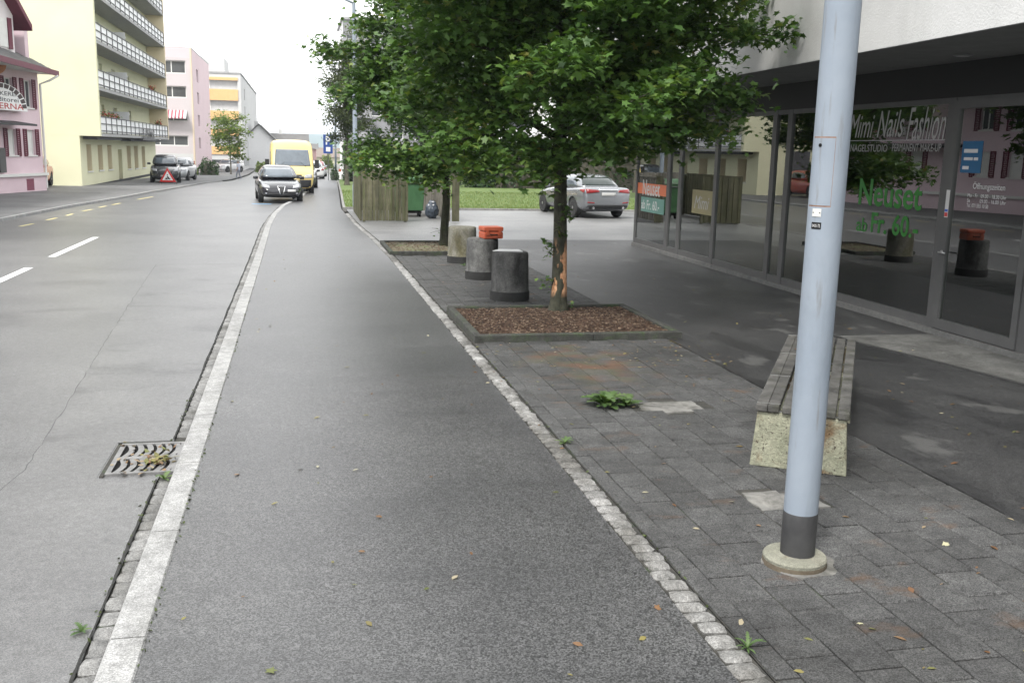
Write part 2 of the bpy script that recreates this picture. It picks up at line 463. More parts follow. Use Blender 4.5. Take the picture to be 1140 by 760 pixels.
# drain grate
gr = thing('drain_grate', 'cast iron drain grate with curved slots in the gutter beside the kerb', 'drain grate', (-1.105, 7.22, -.054))
gr.rotation_euler = (0, 0, R(0))
GX, GY = .235, .36
mbk = MB()
mbk.box(-GX, GX, -GY, -GY+.035, -.05, 0).box(-GX, GX, GY-.035, GY, -.05, 0).box(-GX, -GX+.035, -GY+.035, GY-.035, -.05, 0).box(GX-.035, GX, -GY+.035, GY-.035, -.05, 0)
mbk.box(-GX+.035, GX-.035, -.03, .03, -.05, -.001)
mbk.build('grate_frame', M['iron'], gr)
for sgn in (-1, 1):
    for i in range(6):
        mbk = MB(); x0 = -GX+.035+(i+.15)*(2*GX-.07)/6.0
        P0 = []
        for k in range(6):
            t = k/5; yb = sgn*(.032+t*(GX+.055)); dx = .03*math.sin(math.pi*t)
            P0.append([(x0+dx, yb, -.002), (x0+dx+.042, yb, -.002)])
        mbk.grid(P0)
        P1 = [[(a[0], a[1], -.04), (a[0], a[1], -.002)] for a, b in P0]; P2 = [[(b[0], b[1], -.002), (b[0], b[1], -.04)] for a, b in P0]
        mbk.grid(P1); mbk.grid(P2)
        mbk.build('grate_bar', M['iron'], gr)
MB().box(-GX+.002, GX-.002, -GY+.002, GY-.002, -.4, -.0125).build('pit_dark', M['black'], gr)  # solid black block; its top paints the shade of the open shaft
mbk = MB(); mbk.box(-GX-.03, -GX-.002, -GY-.03, GY+.03, -.03, -.004); mbk.box(-GX-.03, GX, GY+.002, GY+.03, -.03, -.004)
mbk.build('dark_surround', M['joint'], gr)

# rust and moss film on the pavers before the mulch bed (a patch with its own shape)
def rust_film(m, cx_, cy_, rx, ry):
    n, l = m.node_tree.nodes, m.node_tree.links; p = n['Principled BSDF']; src = p.inputs['Base Color'].links[0].from_socket
    g = n.new('ShaderNodeNewGeometry'); mp_ = n.new('ShaderNodeMapping'); mp_.inputs['Location'].default_value = (-cx_/rx, -cy_/ry, 0); mp_.inputs['Scale'].default_value = (1/rx, 1/ry, 0); l.new(g.outputs['Position'], mp_.inputs['Vector'])
    ln = n.new('ShaderNodeVectorMath'); ln.operation = 'LENGTH'; l.new(mp_.outputs['Vector'], ln.inputs[0])
    nz = n.new('ShaderNodeTexNoise'); nz.inputs['Scale'].default_value = 2.6; nz.inputs['Detail'].default_value = 8; l.new(g.outputs['Position'], nz.inputs['Vector'])
    sb = n.new('ShaderNodeMath'); sb.operation = 'MULTIPLY_ADD'; sb.inputs[1].default_value = 2.6; l.new(nz.outputs['Fac'], sb.inputs[0])
    ng = n.new('ShaderNodeMath'); ng.operation = 'MULTIPLY'; ng.inputs[1].default_value = -1.0; l.new(ln.outputs['Value'], ng.inputs[0]); l.new(ng.outputs['Value'], sb.inputs[2])
    mr = n.new('ShaderNodeMapRange'); mr.inputs['From Min'].default_value = .62; mr.inputs['From Max'].default_value = 1.3; mr.inputs['To Max'].default_value = .75; l.new(sb.outputs['Value'], mr.inputs['Value'])
    n2 = n.new('ShaderNodeTexNoise'); n2.inputs['Scale'].default_value = 3.5; l.new(g.outputs['Position'], n2.inputs['Vector'])
    rp_ = n.new('ShaderNodeValToRGB'); e = rp_.color_ramp.elements; e[0].position = .42; e[0].color = (.075, .072, .034, 1); e[1].position = .58; e[1].color = (.115, .06, .034, 1); l.new(n2.outputs['Fac'], rp_.inputs['Fac'])
    mx_ = n.new('ShaderNodeMixRGB'); l.new(mr.outputs['Result'], mx_.inputs['Fac']); l.new(src, mx_.inputs['Color1']); l.new(rp_.outputs['Color'], mx_.inputs['Color2']); l.new(mx_.outputs['Color'], p.inputs['Base Color'])
rust_film(M['paver'], 2.95, 9.6, 1.0, 1.5)
# pavers
PX0, PX1 = 1.965, 4.37
pav = MB(); pav.grid([[(PX0, -2, -.012), (PX1, -2, -.012)], [(PX0, 20.5, -.012), (PX1, 20.5, -.012)]])
pav = struct(pav.build('paved_strip', M['joint']))
cols = [(1.972, .115)] + [(2.09+i*.2515, .2440 if i < 8 else .266) for i in range(9)]
PL = .2855
BED1 = (1.99, 4.55, 10.95, 13.15)
BED2 = (1.86, 3.42, 20.35, 22.85)
PATCH = [(2.90, 3.48, 7.68, 8.06), (2.83, 3.32, 5.35, 5.70)]
plist = []
rp = random.Random(21)
pmesh = {}
for ci, (x0, w) in enumerate(cols):
    if x0 + w > PX1: w = PX1 - x0 - .003
    off = (ci % 2)*PL*.5 + .03
    yy = 2.6 + off - PL
    while yy < 20.4:
        cx_, cy_ = x0+w/2, yy+PL/2
        inside = (BED1[0]-.02 < cx_ < BED1[1] and BED1[2]-.02 < cy_ < BED1[3]+.02) or (cx_ < BED2[1] and cy_ > BED2[2]-.05)
        inside = inside or any(a < cx_ < b and c < cy_ < d for a, b, c, d in PATCH)
        if not inside: plist.append((cx_, cy_, w))
        yy += PL
plist.sort(key=lambda q: math.hypot(q[0]-0.3, q[1]-1.2) if q[1] > 3.3 else 99)
rest = MB()
for i, (cx_, cy_, w) in enumerate(plist):
    dz = rp.uniform(-.0035, .0035)
    if i < 300:
        kx = round(w, 3)
        if kx not in pmesh:
            pmesh[kx] = [MB().cbox(-kx/2+e, kx/2-e, -PL/2+.0045+e, PL/2-.0045-e, -.06, 0, .005+.002*q).mesh('paver', [M['paver']]) for q, e in enumerate((0, .0012, .002))]
        o = link('paver', rp.choice(pmesh[kx]), pav, (cx_, cy_, .001+dz))
        o.rotation_euler = (rp.uniform(-.006, .006), rp.uniform(-.006, .006), rp.uniform(-.008, .008))
    else:
        rest.cbox(cx_-w/2, cx_+w/2, cy_-PL/2+.0045, cy_+PL/2-.0045, -.06, .001+dz, .006)
o = rest.build('pavers', M['paver'], pav); o['kind'] = 'stuff'
M['patch'] = pm('pale_concrete', (.14, .137, .13), (.22, .215, .20), scale=7, rough=.9, bump=.3, stain=(.45, .45, .43), stscale=5, stlo=.45, sthi=.62)
for i, (a, b, c, d) in enumerate(PATCH):
    rp2 = random.Random(70+i); poly = []
    for k in range(24):
        t = 2*math.pi*k/24; q = max(abs(math.cos(t)), abs(math.sin(t)))
        poly.append(((a+b)/2+(b-a)/2*math.cos(t)/q*rp2.uniform(.9, 1), (c+d)/2+(d-c)/2*math.sin(t)/q*rp2.uniform(.9, 1)))
    o = MB().prism(poly, 'z', -.05, .0015).build('concrete_patch', M['patch'])
    tag(o, None, None, None, 'structure')

# road markings
for (a, b) in ((14.6, 18.95), (20.75, 25.1)):
    o = MB().add([(-4.86, a, -.066), (-4.71, a, -.066), (-4.69, b, -.066), (-4.84, b, -.066)], [(0, 1, 2, 3)]).build('lane_dash', M['linew']); struct(o)
for p, q in [((22, 252), (37, 249)), ((52, 245), (63, 242.5)), ((74, 240), (81, 238)), ((92, 235), (103, 233)), ((110, 231), (118, 229.3)), ((125, 228), (134, 226.2)), ((153, 222), (170, 219))]:
    a, b = G(*p, z=-.066), G(*q, z=-.066)
    MBq = MB().add([(a.x-.05, a.y, a.z), (a.x+.05, a.y, a.z), (b.x+.05, b.y, b.z), (b.x-.05, b.y, b.z)], [(0, 1, 2, 3)])
    struct(MBq.build('yellow_dash', M['yellowp']))
struct(MB().add([(.02, 42.5, -.066), (.14, 42.5, -.066), (.36, 47.5, -.066), (.24, 47.5, -.066)], [(0, 1, 2, 3)]).build('blue_bay_line', M['blueline']))
struct(MB().add([(-1.75, 39.55, -.066), (-1.0, 39.55, -.066), (-1.0, 39.75, -.066), (-1.75, 39.75, -.066)], [(0, 1, 2, 3)]).build('blue_bay_line', M['blueline']))

# apron before the shop door with its dark channel
M['apron'] = pm('apron_concrete', (.085, .085, .082), (.13, .129, .124), scale=2.5, rough=.85, bump=.3, speck=.3, stain=(.55, .55, .54), stscale=1.6, stlo=.45, sthi=.62)
dr = [(6.60, 10.9), (6.66, 10.37), (6.95, 9.27), (7.14, 8.23), (7.2, 6.0), (7.2, 2)]
mb = MB(); mb.grid([[(x, y, .004), (8.1, y, .004)] for x, y in dr])
struct(mb.build('door_apron', M['apron']))
mb = MB(); mb.grid([[(x-.045, y, .012), (x+.005, y, .012)] for x, y in dr]); mb.grid([[(x-.045, y, -.02), (x-.045, y, .012)] for x, y in dr])
struct(mb.build('drain_channel', pm('channel_iron', (.02, .02, .02), (.04, .04, .04), rough=.7)))

# lawn and its edge
LX = [(36.2, 1.60), (72, 2.86), (82, 3.3)]
mb = MB(); P = []
for y in (36.0, 42, 48, 56, 64, 72, 82):
    P.append([(interp(LX, y)+.1, y, gz(y)+.03), (60, y, gz(y)+.03)])
mb.grid(P); struct(mb.build('lawn', M['lawn']))
le = thing('lawn_edging', None, None); struct(le)
x = 1.62
while x < 22:
    MB().cbox(x, x+.99, 35.9, 35.99, -.1, .07, .008).build('edging_stone', M['concrete'], le); x += 1.0
yy = 36.0
while yy < 70:
    a, b = interp(LX, yy), interp(LX, yy+1.97)
    MB().add([(a,yy,-.4),(a+.09,yy,-.4),(b+.09,yy+1.97,-.4),(b,yy+1.97,-.4),(a,yy,gz(yy)+.05),(a+.09,yy,gz(yy)+.05),(b+.09,yy+1.97,gz(yy+2)+.05),(b,yy+1.97,gz(yy+2)+.05)],
             [(0,3,2,1),(4,5,6,7),(0,1,5,4),(1,2,6,5),(2,3,7,6),(3,0,4,7)]).build('edging_stone', M['concrete'], le); yy += 2.0

# asphalt repair beside the gutter
M['patchroad'] = pm('road_repair', (.084, .084, .085), (.114, .114, .114), scale=.9, rough=.42, bump=.12, bscale=170, spec=.55, speck=.36, sscale=210, stain=(.6, .6, .61), stscale=1.3, stretch=(.5, 1, 1), stlo=.55, sthi=.66)
L_e = [(3.0, -2.3), (5.5, -2.05), (7.1, -1.9), (9.5, -2.05), (11.8, -2.2), (15, -2.4), (19.4, -2.65)]; rr = random.Random(12); P = []; yy = 3.0
while yy < 19.45:
    xl = interp(L_e, yy)+rr.uniform(-.012, .012)
    if yy < 6.8 <= yy+.12: P += [[(xl, 6.80, -.0668), (interp(KL, yy)-.117, 6.80, -.0668)], [(xl, 6.801, -.0668), (-1.385, 6.801, -.0668)]]
    elif yy < 7.66 <= yy+.12: P += [[(xl, 7.66, -.0668), (-1.385, 7.66, -.0668)], [(xl, 7.661, -.0668), (interp(KL, yy)-.117, 7.661, -.0668)]]
    else: P.append([(xl, yy, -.0668), (-1.385 if 6.8 < yy < 7.66 else interp(KL, yy)-.117, yy, -.0668)])
    yy += .12
P2 = P
mb = MB(); mb.grid(P2); struct(mb.build('road_repair', M['patchroad']))
M['seam'] = pm('tar_seam', (.06, .06, .06), (.085, .085, .085), scale=9, rough=.6)
mb = MB(); mb.grid([[(p[0][0]-rr.uniform(.001, .006), p[0][1], -.0662), (p[0][0]+rr.uniform(.0, .006), p[0][1], -.0662)] for p in P2])
mb.grid([[(x, 19.40+rr.uniform(-.01, .01), -.0662), (x, 19.42+rr.uniform(-.01, .01), -.0662)] for x in [-2.66+k*.1 for k in range(17)]])
struct(mb.build('road_seam', M['seam']))

# hills beyond the street
M['hill'] = pm('wooded_hill', (.04, .075, .06), (.06, .10, .075), scale=.01, rough=1)
mb = MB(); P = []
for j in range(5):
    row = []
    for i in range(81):
        x = -2600+5600*i/80; y = 2300+j*350
        h = (30+8*math.sin(x*.0021+1.1)+5*math.sin(x*.0071)+2.5*math.sin(x*.021+2))*(0, .72, 1.0, .9, .5)[j]
        row.append((x, y, -1.4+h))
    P.append(row)
mb.grid(P); struct(mb.build('hills', M['hill'], smooth=True))

# ================================================================== SHOP
A_SHOP = 0.0
X_SHOP = 8.0
def ym(y): return X_SHOP*y/(7.36+.0446*y)
shop = thing('shop_building', 'white shop building with dark framed glass front under a deep overhang', 'shop', (X_SHOP, 0, 0), A_SHOP)
M['frame'] = pm('window_frame_grey', (.078, .078, .079), (.095, .095, .095), rough=.5, spec=.4)
M['plaster'] = pm('white_render', (.52, .52, .515), (.58, .58, .575), scale=2, rough=.9, bump=.3, bscale=45, stain=(.9, .9, .89), stscale=1.0, stretch=(1, 1, .3))
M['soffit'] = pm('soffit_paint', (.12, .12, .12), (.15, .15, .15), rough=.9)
M['inside'] = pm('shop_interior', (.26, .26, .22), (.32, .32, .27), rough=.9)
M['insidefloor'] = pm('shop_floor', (.06, .058, .055), (.09, .085, .08), scale=2, rough=.5)
M['pane'] = glassmat('shop_glass', (.80, .84, .80), 0.0, 1.9, .07)
Y0, Y1 = -5.0, 23.85
uw = MB().box(0, 11, Y0, 24.2, 3.402, 9.5).build('upper_wall', M['plaster'], shop, False, (5.86-X_SHOP, 0, 0), R(-2.8))
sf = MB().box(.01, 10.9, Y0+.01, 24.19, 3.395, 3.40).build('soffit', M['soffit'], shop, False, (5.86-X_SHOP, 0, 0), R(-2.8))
MB().box(.0, .12, Y0, Y1, 2.97, 3.393).build('header_panel', pm('header_dark', (.014, .014, .0145), rough=.6), shop)
MB().box(-.04, .14, Y0, Y1, -.05, .075).build('plinth', pm('plinth_grey', (.10, .10, .10), (.14, .14, .135), rough=.8, speck=.2), shop)
MB().box(.15, 8.5, Y0, Y1-.1, .0, .06).build('interior_floor', M['insidefloor'], shop)
MB().box(5.5, 5.6, Y0, Y1-.1, .06, 3.39).build('back_wall', M['inside'], shop)
MB().box(.2, 5.5, -2.1, -2.0, .06, 3.39).build('partition_wall', M['inside'], shop)
MB().box(.2, 5.49, 17.0, 17.08, .062, 3.39).build('partition_wall', M['inside'], shop)
mbk = MB().lathe([(.001, -.02), (.10, -.02), (.115, -.012), (.115, -.002)], 20, (-.55, 10.17, 3.395))
o = mbk.build('downlight', pm('downlight_metal', (.12, .12, .12), rough=.4), shop)
MB().lathe([(.07, -.026), (.07, -.021)], 20, (-.55, 10.17, 3.395)).build('lens', pm('downlight_lens', (.3, .3, .3), rough=.3), o)

ZB, ZT = .075, 2.97
def mullion(y0, y1, z0=ZB, z1=ZT, d=.07): return MB().box(.0, d, y0, y1, z0, z1).build('mullion', M['frame'], shop)
# bays: (y near, y far)
bays = [(21.42, 23.75), (20.62, 21.22), (18.52, 20.44), (15.90, 18.36), (15.32, 15.74), (13.62, 15.16), (10.88, 13.48), (7.6, 9.0), (5.2, 7.45), (2.8, 5.05), (0.4, 2.65), (-2.0, .25)]
edges = sorted(bays + [(9.16, 10.72)])
prev = -2.2
for a, b in edges:
    mullion(prev, a); prev = b
mullion(prev, Y1)
mbk = MB().box(.01, .06, -2.0, Y1-.1, ZB, .19); mbk.build('bottom_rail', M['frame'], shop)
MB().box(.01, .06, -2.0, Y1-.1, 2.90, ZT).build('top_rail', M['frame'], shop)
panes = {}
for a, b in bays:
    panes[a] = MB().box(.030, .038, a-.01, b+.01, .18, 2.91).build('pane', M['pane'], shop)
# end wall glass of the shop
MB().box(.5, 8.8, Y1-.1, Y1, .0, 3.393).build('end_wall', M['plaster'], shop)
# door
door = link('door', None, shop, (0, 0, 0))
mbk = MB(); a, b = 9.16, 10.72
mbk.box(-.02, .05, a+.004, a+.10, .09, 2.93).box(-.02, .05, b-.10, b-.004, .09, 2.93).box(-.02, .05, a+.1, b-.1, .09, .21).box(-.02, .05, a+.1, b-.1, 2.83, 2.93)
mbk.build('door_frame', M['frame'], door)
dpane = MB().box(.012, .020, a+.09, b-.09, .2, 2.84).build('pane', M['pane'], door)
mbk = MB().tube([(-.02, b-.05, 1.06), (-.075, b-.05, 1.06), (-.08, b-.08, 1.06), (-.08, b-.19, 1.06)], .011, 8); mbk.lathe([(.025, -.03), (.025, -.018)], 12, (0, b-.05, 1.06), 'x')
mbk.build('handle', pm('brushed_steel', (.5, .5, .5), rough=.3, metal=1), door, True)
# lettering; frame: x -> -Y (towards the viewer's right), y -> Z, out -> -X
def sframe(xo): return Matrix(((0, 0, -1, xo), (-1, 0, 0, 0), (0, 1, 0, 0), (0, 0, 0, 1)))
M['vinylw'] = pm('white_vinyl', (.55, .55, .55), rough=.5)
M['vinylgrey'] = pm('etched_vinyl', (.34, .34, .34), rough=.5)
M['vinylg'] = pm('green_vinyl', (.022, .16, .022), (.03, .20, .03), rough=.5)
M['vinylo'] = pm('orange_vinyl', (.62, .16, .07), rough=.5)
M['vinylb'] = pm('blue_sticker', (.012, .085, .19), (.016, .10, .22), rough=.4)
pf = sframe(.027)
big = panes[10.88]
def L_(t, yl, yr, z0, z1, mat, par, fr=pf, **k): return lettering(t, -yl, -yr, z0, z1, fr, mat, par, **k)
L_('Mimi', 13.30, 12.62, 2.50, 2.83, M['vinylgrey'], big, shear=.32)
L_('Nails', 12.52, 11.86, 2.50, 2.86, M['vinylgrey'], big, shear=.32)
L_('Fashion', 11.78, 10.93, 2.46, 2.88, M['vinylgrey'], big, shear=.32)
MB().box(.026, .028, 10.90, 13.42, 2.452, 2.462).build('rule', M['vinylgrey'], big)
L_('NAGELSTUDIO', 13.22, 12.22, 2.30, 2.40, M['vinylgrey'], big)
L_('PERMANENT MAKE-UP', 12.10, 10.98, 2.31, 2.41, M['vinylgrey'], big)
L_('Neuset', 12.86, 11.28, 1.54, 1.92, M['vinylg'], big, bold=.018)
L_('ab', 12.86, 12.56, 1.16, 1.36, M['vinylg'], big, bold=.012)
L_('Fr. 60.-', 12.46, 11.30, 1.17, 1.46, M['vinylg'], big, bold=.018)
df = sframe(.009)
st = MB().box(.007, .011, 10.14, 10.52, 2.06, 2.44).build('sticker', M['vinylb'], dpane)
df2 = sframe(.0055)
for (ya, yb, za, zb_) in ((10.22, 10.48, 2.30, 2.345), (10.30, 10.47, 2.21, 2.245), (10.20, 10.28, 2.21, 2.245), (10.36, 10.48, 2.10, 2.14)):
    MB().box(.0055, .0065, ya, yb, za, zb_).build('print_line', M['vinylw'], st)
L_('Öffnungszeiten', 10.24, 9.66, 1.85, 1.96, M['vinylw'], dpane, df)
L_('Mo - Fr   09.00 - 18.30 Uhr', 10.32, 9.62, 1.77, 1.815, M['vinylw'], dpane, df)
L_('Sa          09.00 - 16.00 Uhr', 10.32, 9.62, 1.71, 1.755, M['vinylw'], dpane, df)
L_('Tel. 071 555 10 50', 10.32, 9.92, 1.65, 1.695, M['vinylw'], dpane, df)
st = MB().box(-.023, -.021, 10.63, 10.70, 1.50, 1.84).build('sticker', M['vinylw'], door)
MB().box(-.025, -.0235, 10.635, 10.695, 1.51, 1.56).build('mark', pm('red_mark', (.5, .05, .05)), st)
MB().box(-.025, -.0235, 10.635, 10.695, 1.57, 1.60).build('mark', pm('blue_mark', (.05, .12, .5)), st)
fp = panes[21.42]
M['teal'] = pm('teal_film', (.10, .22, .19), (.13, .27, .23), rough=.5)
MB().box(.0265, .0285, 21.44, 23.73, 1.27, 1.52).build('band', M['vinylo'], fp)
MB().box(.0265, .0285, 21.60, 23.40, .86, 1.20).build('band', M['teal'], fp)
pf2 = sframe(.0255)
L_('Neuset', 23.3, 21.95, 1.24, 1.60, M['vinylw'], fp, pf2, bold=.012)
L_('ab Fr. 60.-', 23.35, 21.95, .92, 1.14, M['vinylw'], fp, pf2, bold=.01)
fp2 = panes[18.52]
MB().box(.0265, .0285, 18.56, 19.75, 1.02, 1.50).build('film', pm('ochre_film', (.20, .18, .10), (.25, .22, .12), rough=.6), fp2)
L_('Mimi', 19.6, 18.75, 1.12, 1.38, M['vinylgrey'], fp2, pf2, shear=.3)
# the bays were measured on a line that leaves the street slightly; bring them onto the real glass line
def remap(o):
    if o.type == 'MESH' and o.name.split('.')[0] not in ('upper_wall', 'soffit', 'downlight', 'lens'):
        for v in o.data.vertices: v.co.y = ym(v.co.y)
    for c in o.children: remap(c)
remap(shop)
# inside the shop
M['wood'] = pm('counter_wood', (.16, .10, .06), (.22, .14, .08), scale=3, rough=.5)
def inshop(x, y, z=0):
    return Vector((X_SHOP+x, ym(y), z))
c1 = thing('shop_counter', 'low dark counter behind the glass of the lettered shop window', 'counter', inshop(2.2, 12.2, .06), A_SHOP)
MB().box(-.3, .3, -.9, .9, 0, .9).build('carcass', pm('dark_laminate', (.025, .025, .025), rough=.4), c1); MB().box(-.35, .35, -.95, .95, .9, .94).build('top', M['wood'], c1)
c2 = thing('display_board', 'pale green display board leaning low behind the lettered window', 'board', inshop(.45, 11.2, .06), A_SHOP)
MB().obox((0, 0, .22), (.03, .5, .44)).build('panel', pm('pale_green_board', (.28, .42, .36), rough=.6), c2); MB().obox((.12, 0, .17), (.2, .04, .34)).build('foot', M['frame'], c2)
c3 = thing('display_board', 'tall turquoise display board behind the narrow shop window', 'board', inshop(.6, 18.95, .06), A_SHOP)
MB().obox((0, 0, .45), (.03, .5, .9)).build('panel', pm('turquoise_board', (.30, .50, .46), rough=.6), c3); MB().obox((.12, 0, .3), (.2, .04, .6)).build('foot', M['frame'], c3)
c5 = thing('display_board', 'blue roll-up banner behind the shop window left of the lamp post', 'board', inshop(.7, 14.75, .06), A_SHOP)
MB().obox((0, 0, .5), (.03, .34, 1.0)).build('panel', pm('blue_board', (.08, .25, .36), rough=.6), c5); MB().obox((.1, 0, .03), (.24, .36, .06)).build('foot', M['frame'], c5)
def armchair(loc, rz):
    t = thing('salon_chair', 'black salon chair standing inside behind the glass shop door', 'chair', loc, rz)
    k = pm('black_leather', (.012, .012, .012), (.02, .02, .02), rough=.4)
    for nm, bx in (('seat', (-.28, .28, -.26, .26, .38, .5)), ('backrest', (-.28, .28, .2, .32, .5, 1.05)), ('armrest', (-.36, -.281, -.26, .28, .42, .68)), ('armrest', (.281, .36, -.26, .28, .42, .68))):
        oo = MB().box(*bx).build(nm, k, t); bv = oo.modifiers.new('b', 'BEVEL'); bv.width = .03; bv.segments = 2
    MB().lathe([(.25, 0), (.24, .02), (.03, .05), (.03, .38)], 16).build('pedestal', M['frame'], t)
armchair(inshop(1.2, 9.6, .06), R(-60))
cur = thing('window_reflection', 'thin olive curtain sheet added for the mirrored plank screen, behind the tall shop window beside the corner', 'reflection', inshop(.55, 17.2, 0), A_SHOP)  # added sheet imitating the plank screen mirrored in the glass
P = []
for i in range(61):
    yq = -1.05+2.1*i/60; xq = .035*math.sin(i*1.05)+.012*math.sin(i*2.3)
    P.append([(xq, yq, .1), (xq*.8, yq, 1.45)])
mb = MB(); mb.grid(P); oc = mb.build('reflection_sheet', pm('olive_reflection', (.30, .28, .12), (.36, .34, .17), rough=.9), cur, True)
sm = oc.modifiers.new('s', 'SOLIDIFY'); sm.thickness = .004
MB().tube([(0, -1.1, 1.46), (0, 1.1, 1.46)], .012, 8).build('rail', M['frame'], cur)  # top edge of the added reflection sheet

# ================================================================== STREET FURNITURE
# lamp post in the foreground
M['poleblue'] = pm('pole_paint', (.195, .228, .270), (.225, .258, .298), scale=3, rough=.45, bump=.06, bscale=40, stain=(.86, .86, .85), stscale=9, stretch=(1, 1, .2), stlo=.5, sthi=.75, streak=((.15, .15, .15), (26, 26, 2.2), .60, .76))
M['sleeve'] = pm('sleeve_black', (.022, .022, .023), (.045, .045, .045), scale=6, rough=.55, bump=.1)
lp = thing('lamp_post', 'pale blue grey steel lamp post with black sleeve and round concrete foot in the foreground', 'lamp post', (2.665, 4.60, 0))
smooth_by_angle(MB().lathe([(.0915, .28), (.0915, .9), (.0905, 1.2), (.0895, 3.2), (.075, 7.5)], 40).build('shaft', M['poleblue'], lp))
smooth_by_angle(MB().lathe([(.0935, .03), (.0935, .296), (.091, .30)], 40).build('sleeve', M['sleeve'], lp))
r9 = random.Random(9)
M['footc'] = pm('foot_concrete', (.17, .17, .135), (.25, .245, .20), scale=5, rough=.9, bump=.5, bscale=60, speck=.15, stain=(.45, .36, .27), stscale=5, stlo=.55, sthi=.7)
smooth_by_angle(MB().lathe([(.170, .028), (.172, .044), (.165, .054), (.05, .060)], 40, (-.02, -.01, 0)).build('foot', M['footc'], lp))
smooth_by_angle(MB().lathe([(.173, -.03), (.174, .010), (.1715, .0275)], 40, (-.02, -.01, 0)).build('foot_rim', pm('foot_dirt', (.06, .045, .03), (.13, .11, .08), scale=9, rough=.95, bump=.5), lp))
poly = [((.195+.015*math.sin(3*t)+.012*math.sin(7*t+1))*math.cos(t)+.01, (.187+.014*math.sin(5*t))*math.sin(t)-.03) for t in [2*math.pi*i/40 for i in range(40)]]
MB().prism(poly, 'z', -.03, .0065).build('mortar_skirt', M['patch'], lp)
def on_pole(ang, z, r=.0912): return Vector((r*math.cos(ang), r*math.sin(ang), z))
def pole_plate(name, a0, a1, z0, z1, r0, r1, mat, parent=lp, n=10):
    P = []; mbq = MB()
    def pt(a, z, r): return on_pole(a, z, r)
    A = [a0+(a1-a0)*i/n for i in range(n+1)]
    mbq.grid([[pt(a, z0, r1), pt(a, z1, r1)] for a in A])
    mbq.grid([[pt(a, z0, r0), pt(a, z0, r1)] for a in A]); mbq.grid([[pt(a, z1, r1), pt(a, z1, r0)] for a in A])
    for a in (a0, a1): mbq.add([pt(a, z0, r0), pt(a, z1, r0), pt(a, z1, r1), pt(a, z0, r1)], [(0, 1, 2, 3)])
    return mbq.build(name, mat, parent)
# hatch faces the street and the viewer's left
HA0, HA1 = R(172), R(252)
M['rust'] = pm('rusty_gap', (.16, .08, .05), (.26, .17, .13), scale=30, rough=.9)
pole_plate('hatch_gap', HA0-R(1.2), HA1+R(1.5), 1.955, 2.305, .088, .0904, M['rust'])
pole_plate('service_hatch', HA0, HA1, 1.962, 2.298, .088, .0915, M['poleblue'])
kh = MB().lathe([(.009, 0), (.009, .003)], 12, (0, 0, 0), 'x').build('lock', M['black'], lp)
kv = on_pole(R(205), 2.262, .0912); kh.location = kv; kh.rotation_euler = (0, 0, R(205))
pl_ = pole_plate('number_plate', R(196), R(226), 1.905, 1.945, .089, .0935, pm('plate_white', (.5, .5, .48), rough=.5))
for aa in (200, 222):
    q = MB().lathe([(.003, 0), (.003, .002)], 8, (0, 0, 0), 'x').build('rivet', M['black'], pl_); q.location = on_pole(R(aa), 1.925, .0934); q.rotation_euler = (0, 0, R(aa))
pl2 = pole_plate('number_plate', R(196), R(229), 1.842, 1.876, .089, .0925, M['black'])
# tiny characters on the black plate
tm = text_mesh('0435 72', 0, 1, 0, 1, Matrix.Identity(4))
co = np.empty(len(tm.vertices)*3); tm.vertices.foreach_get('co', co); co = co.reshape(-1, 3).copy()
ang = R(199)+(R(226)-R(199))*co[:, 0]; zz_ = 1.851+.016*co[:, 1]
tm.vertices.foreach_set('co', np.stack([.0930*np.cos(ang), .0930*np.sin(ang), zz_], 1).ravel()); tm.materials.append(M['vinylw']); tm.update()
link('lettering', tm, pl2)
arm = MB().tube([(0, 0, 7.45), (0, 0, 7.7), (-.25, 0, 7.95), (-1.1, 0, 8.05)], .045, 10); arm.build('arm', M['poleblue'], lp, True)
MB().box(-1.75, -1.05, -.14, .14, 7.98, 8.12).build('lamp_head', M['frame'], lp)

# bench with a concrete cheek
M['cheek'] = pm('bench_concrete', (.19, .195, .14), (.27, .27, .20), scale=6, rough=.9, bump=.6, bscale=70, speck=.12, sscale=90, stain=(.55, .36, .27), stscale=3.2, stlo=.49, sthi=.63, streak=((.06, .05, .04), (40, 40, 40), .60, .66))
M['slat'] = pm('weathered_slat', (.035, .034, .032), (.095, .092, .086), scale=7, rough=.8, bump=.5, bscale=40, stretch=(1, 1, 1), stain=(.6, .62, .5), stscale=4, rand=.15)
bench = thing('bench', 'dark slatted bench on speckled concrete ends standing askew behind the lamp post', 'bench', (3.455, 6.06, 0), R(-32.1))
BW, BL, BH = .66, 2.95, .47
for yb in (0, BL-.16, BL/2):
    oo = MB().add([(-.335, yb, 0), (.335, yb, 0), (.335, yb+.15, 0), (-.335, yb+.15, 0), (-.305, yb, .405), (.305, yb, .405), (.305, yb+.15, .405), (-.305, yb+.15, .405)],
             [(0,3,2,1),(4,5,6,7),(0,1,5,4),(1,2,6,5),(2,3,7,6),(3,0,4,7)]).build('concrete_end', M['cheek'], bench)
    bv = oo.modifiers.new('b', 'BEVEL'); bv.width = .008; bv.segments = 2
for k in range(4):
    yb = .05 + k*(BL-.1)/3.0
    MB().box(-.31, .31, yb-.018, yb+.018, .406, .413).build('crossbar', pm('bench_zinc', (.45, .45, .44), rough=.35, metal=.9), bench)
xs = [-.315, -.234, -.134, -.040, .055, .150, .243]
rb = random.Random(4)
for k in range(4):
    yb = .03 + k*(BL-.06)/3.0
    MB().box(-.312, -.152, yb-.006, yb+.006, .4652, .469).build('metal_strip', pm('bench_zinc', (.45, .45, .44)), bench)
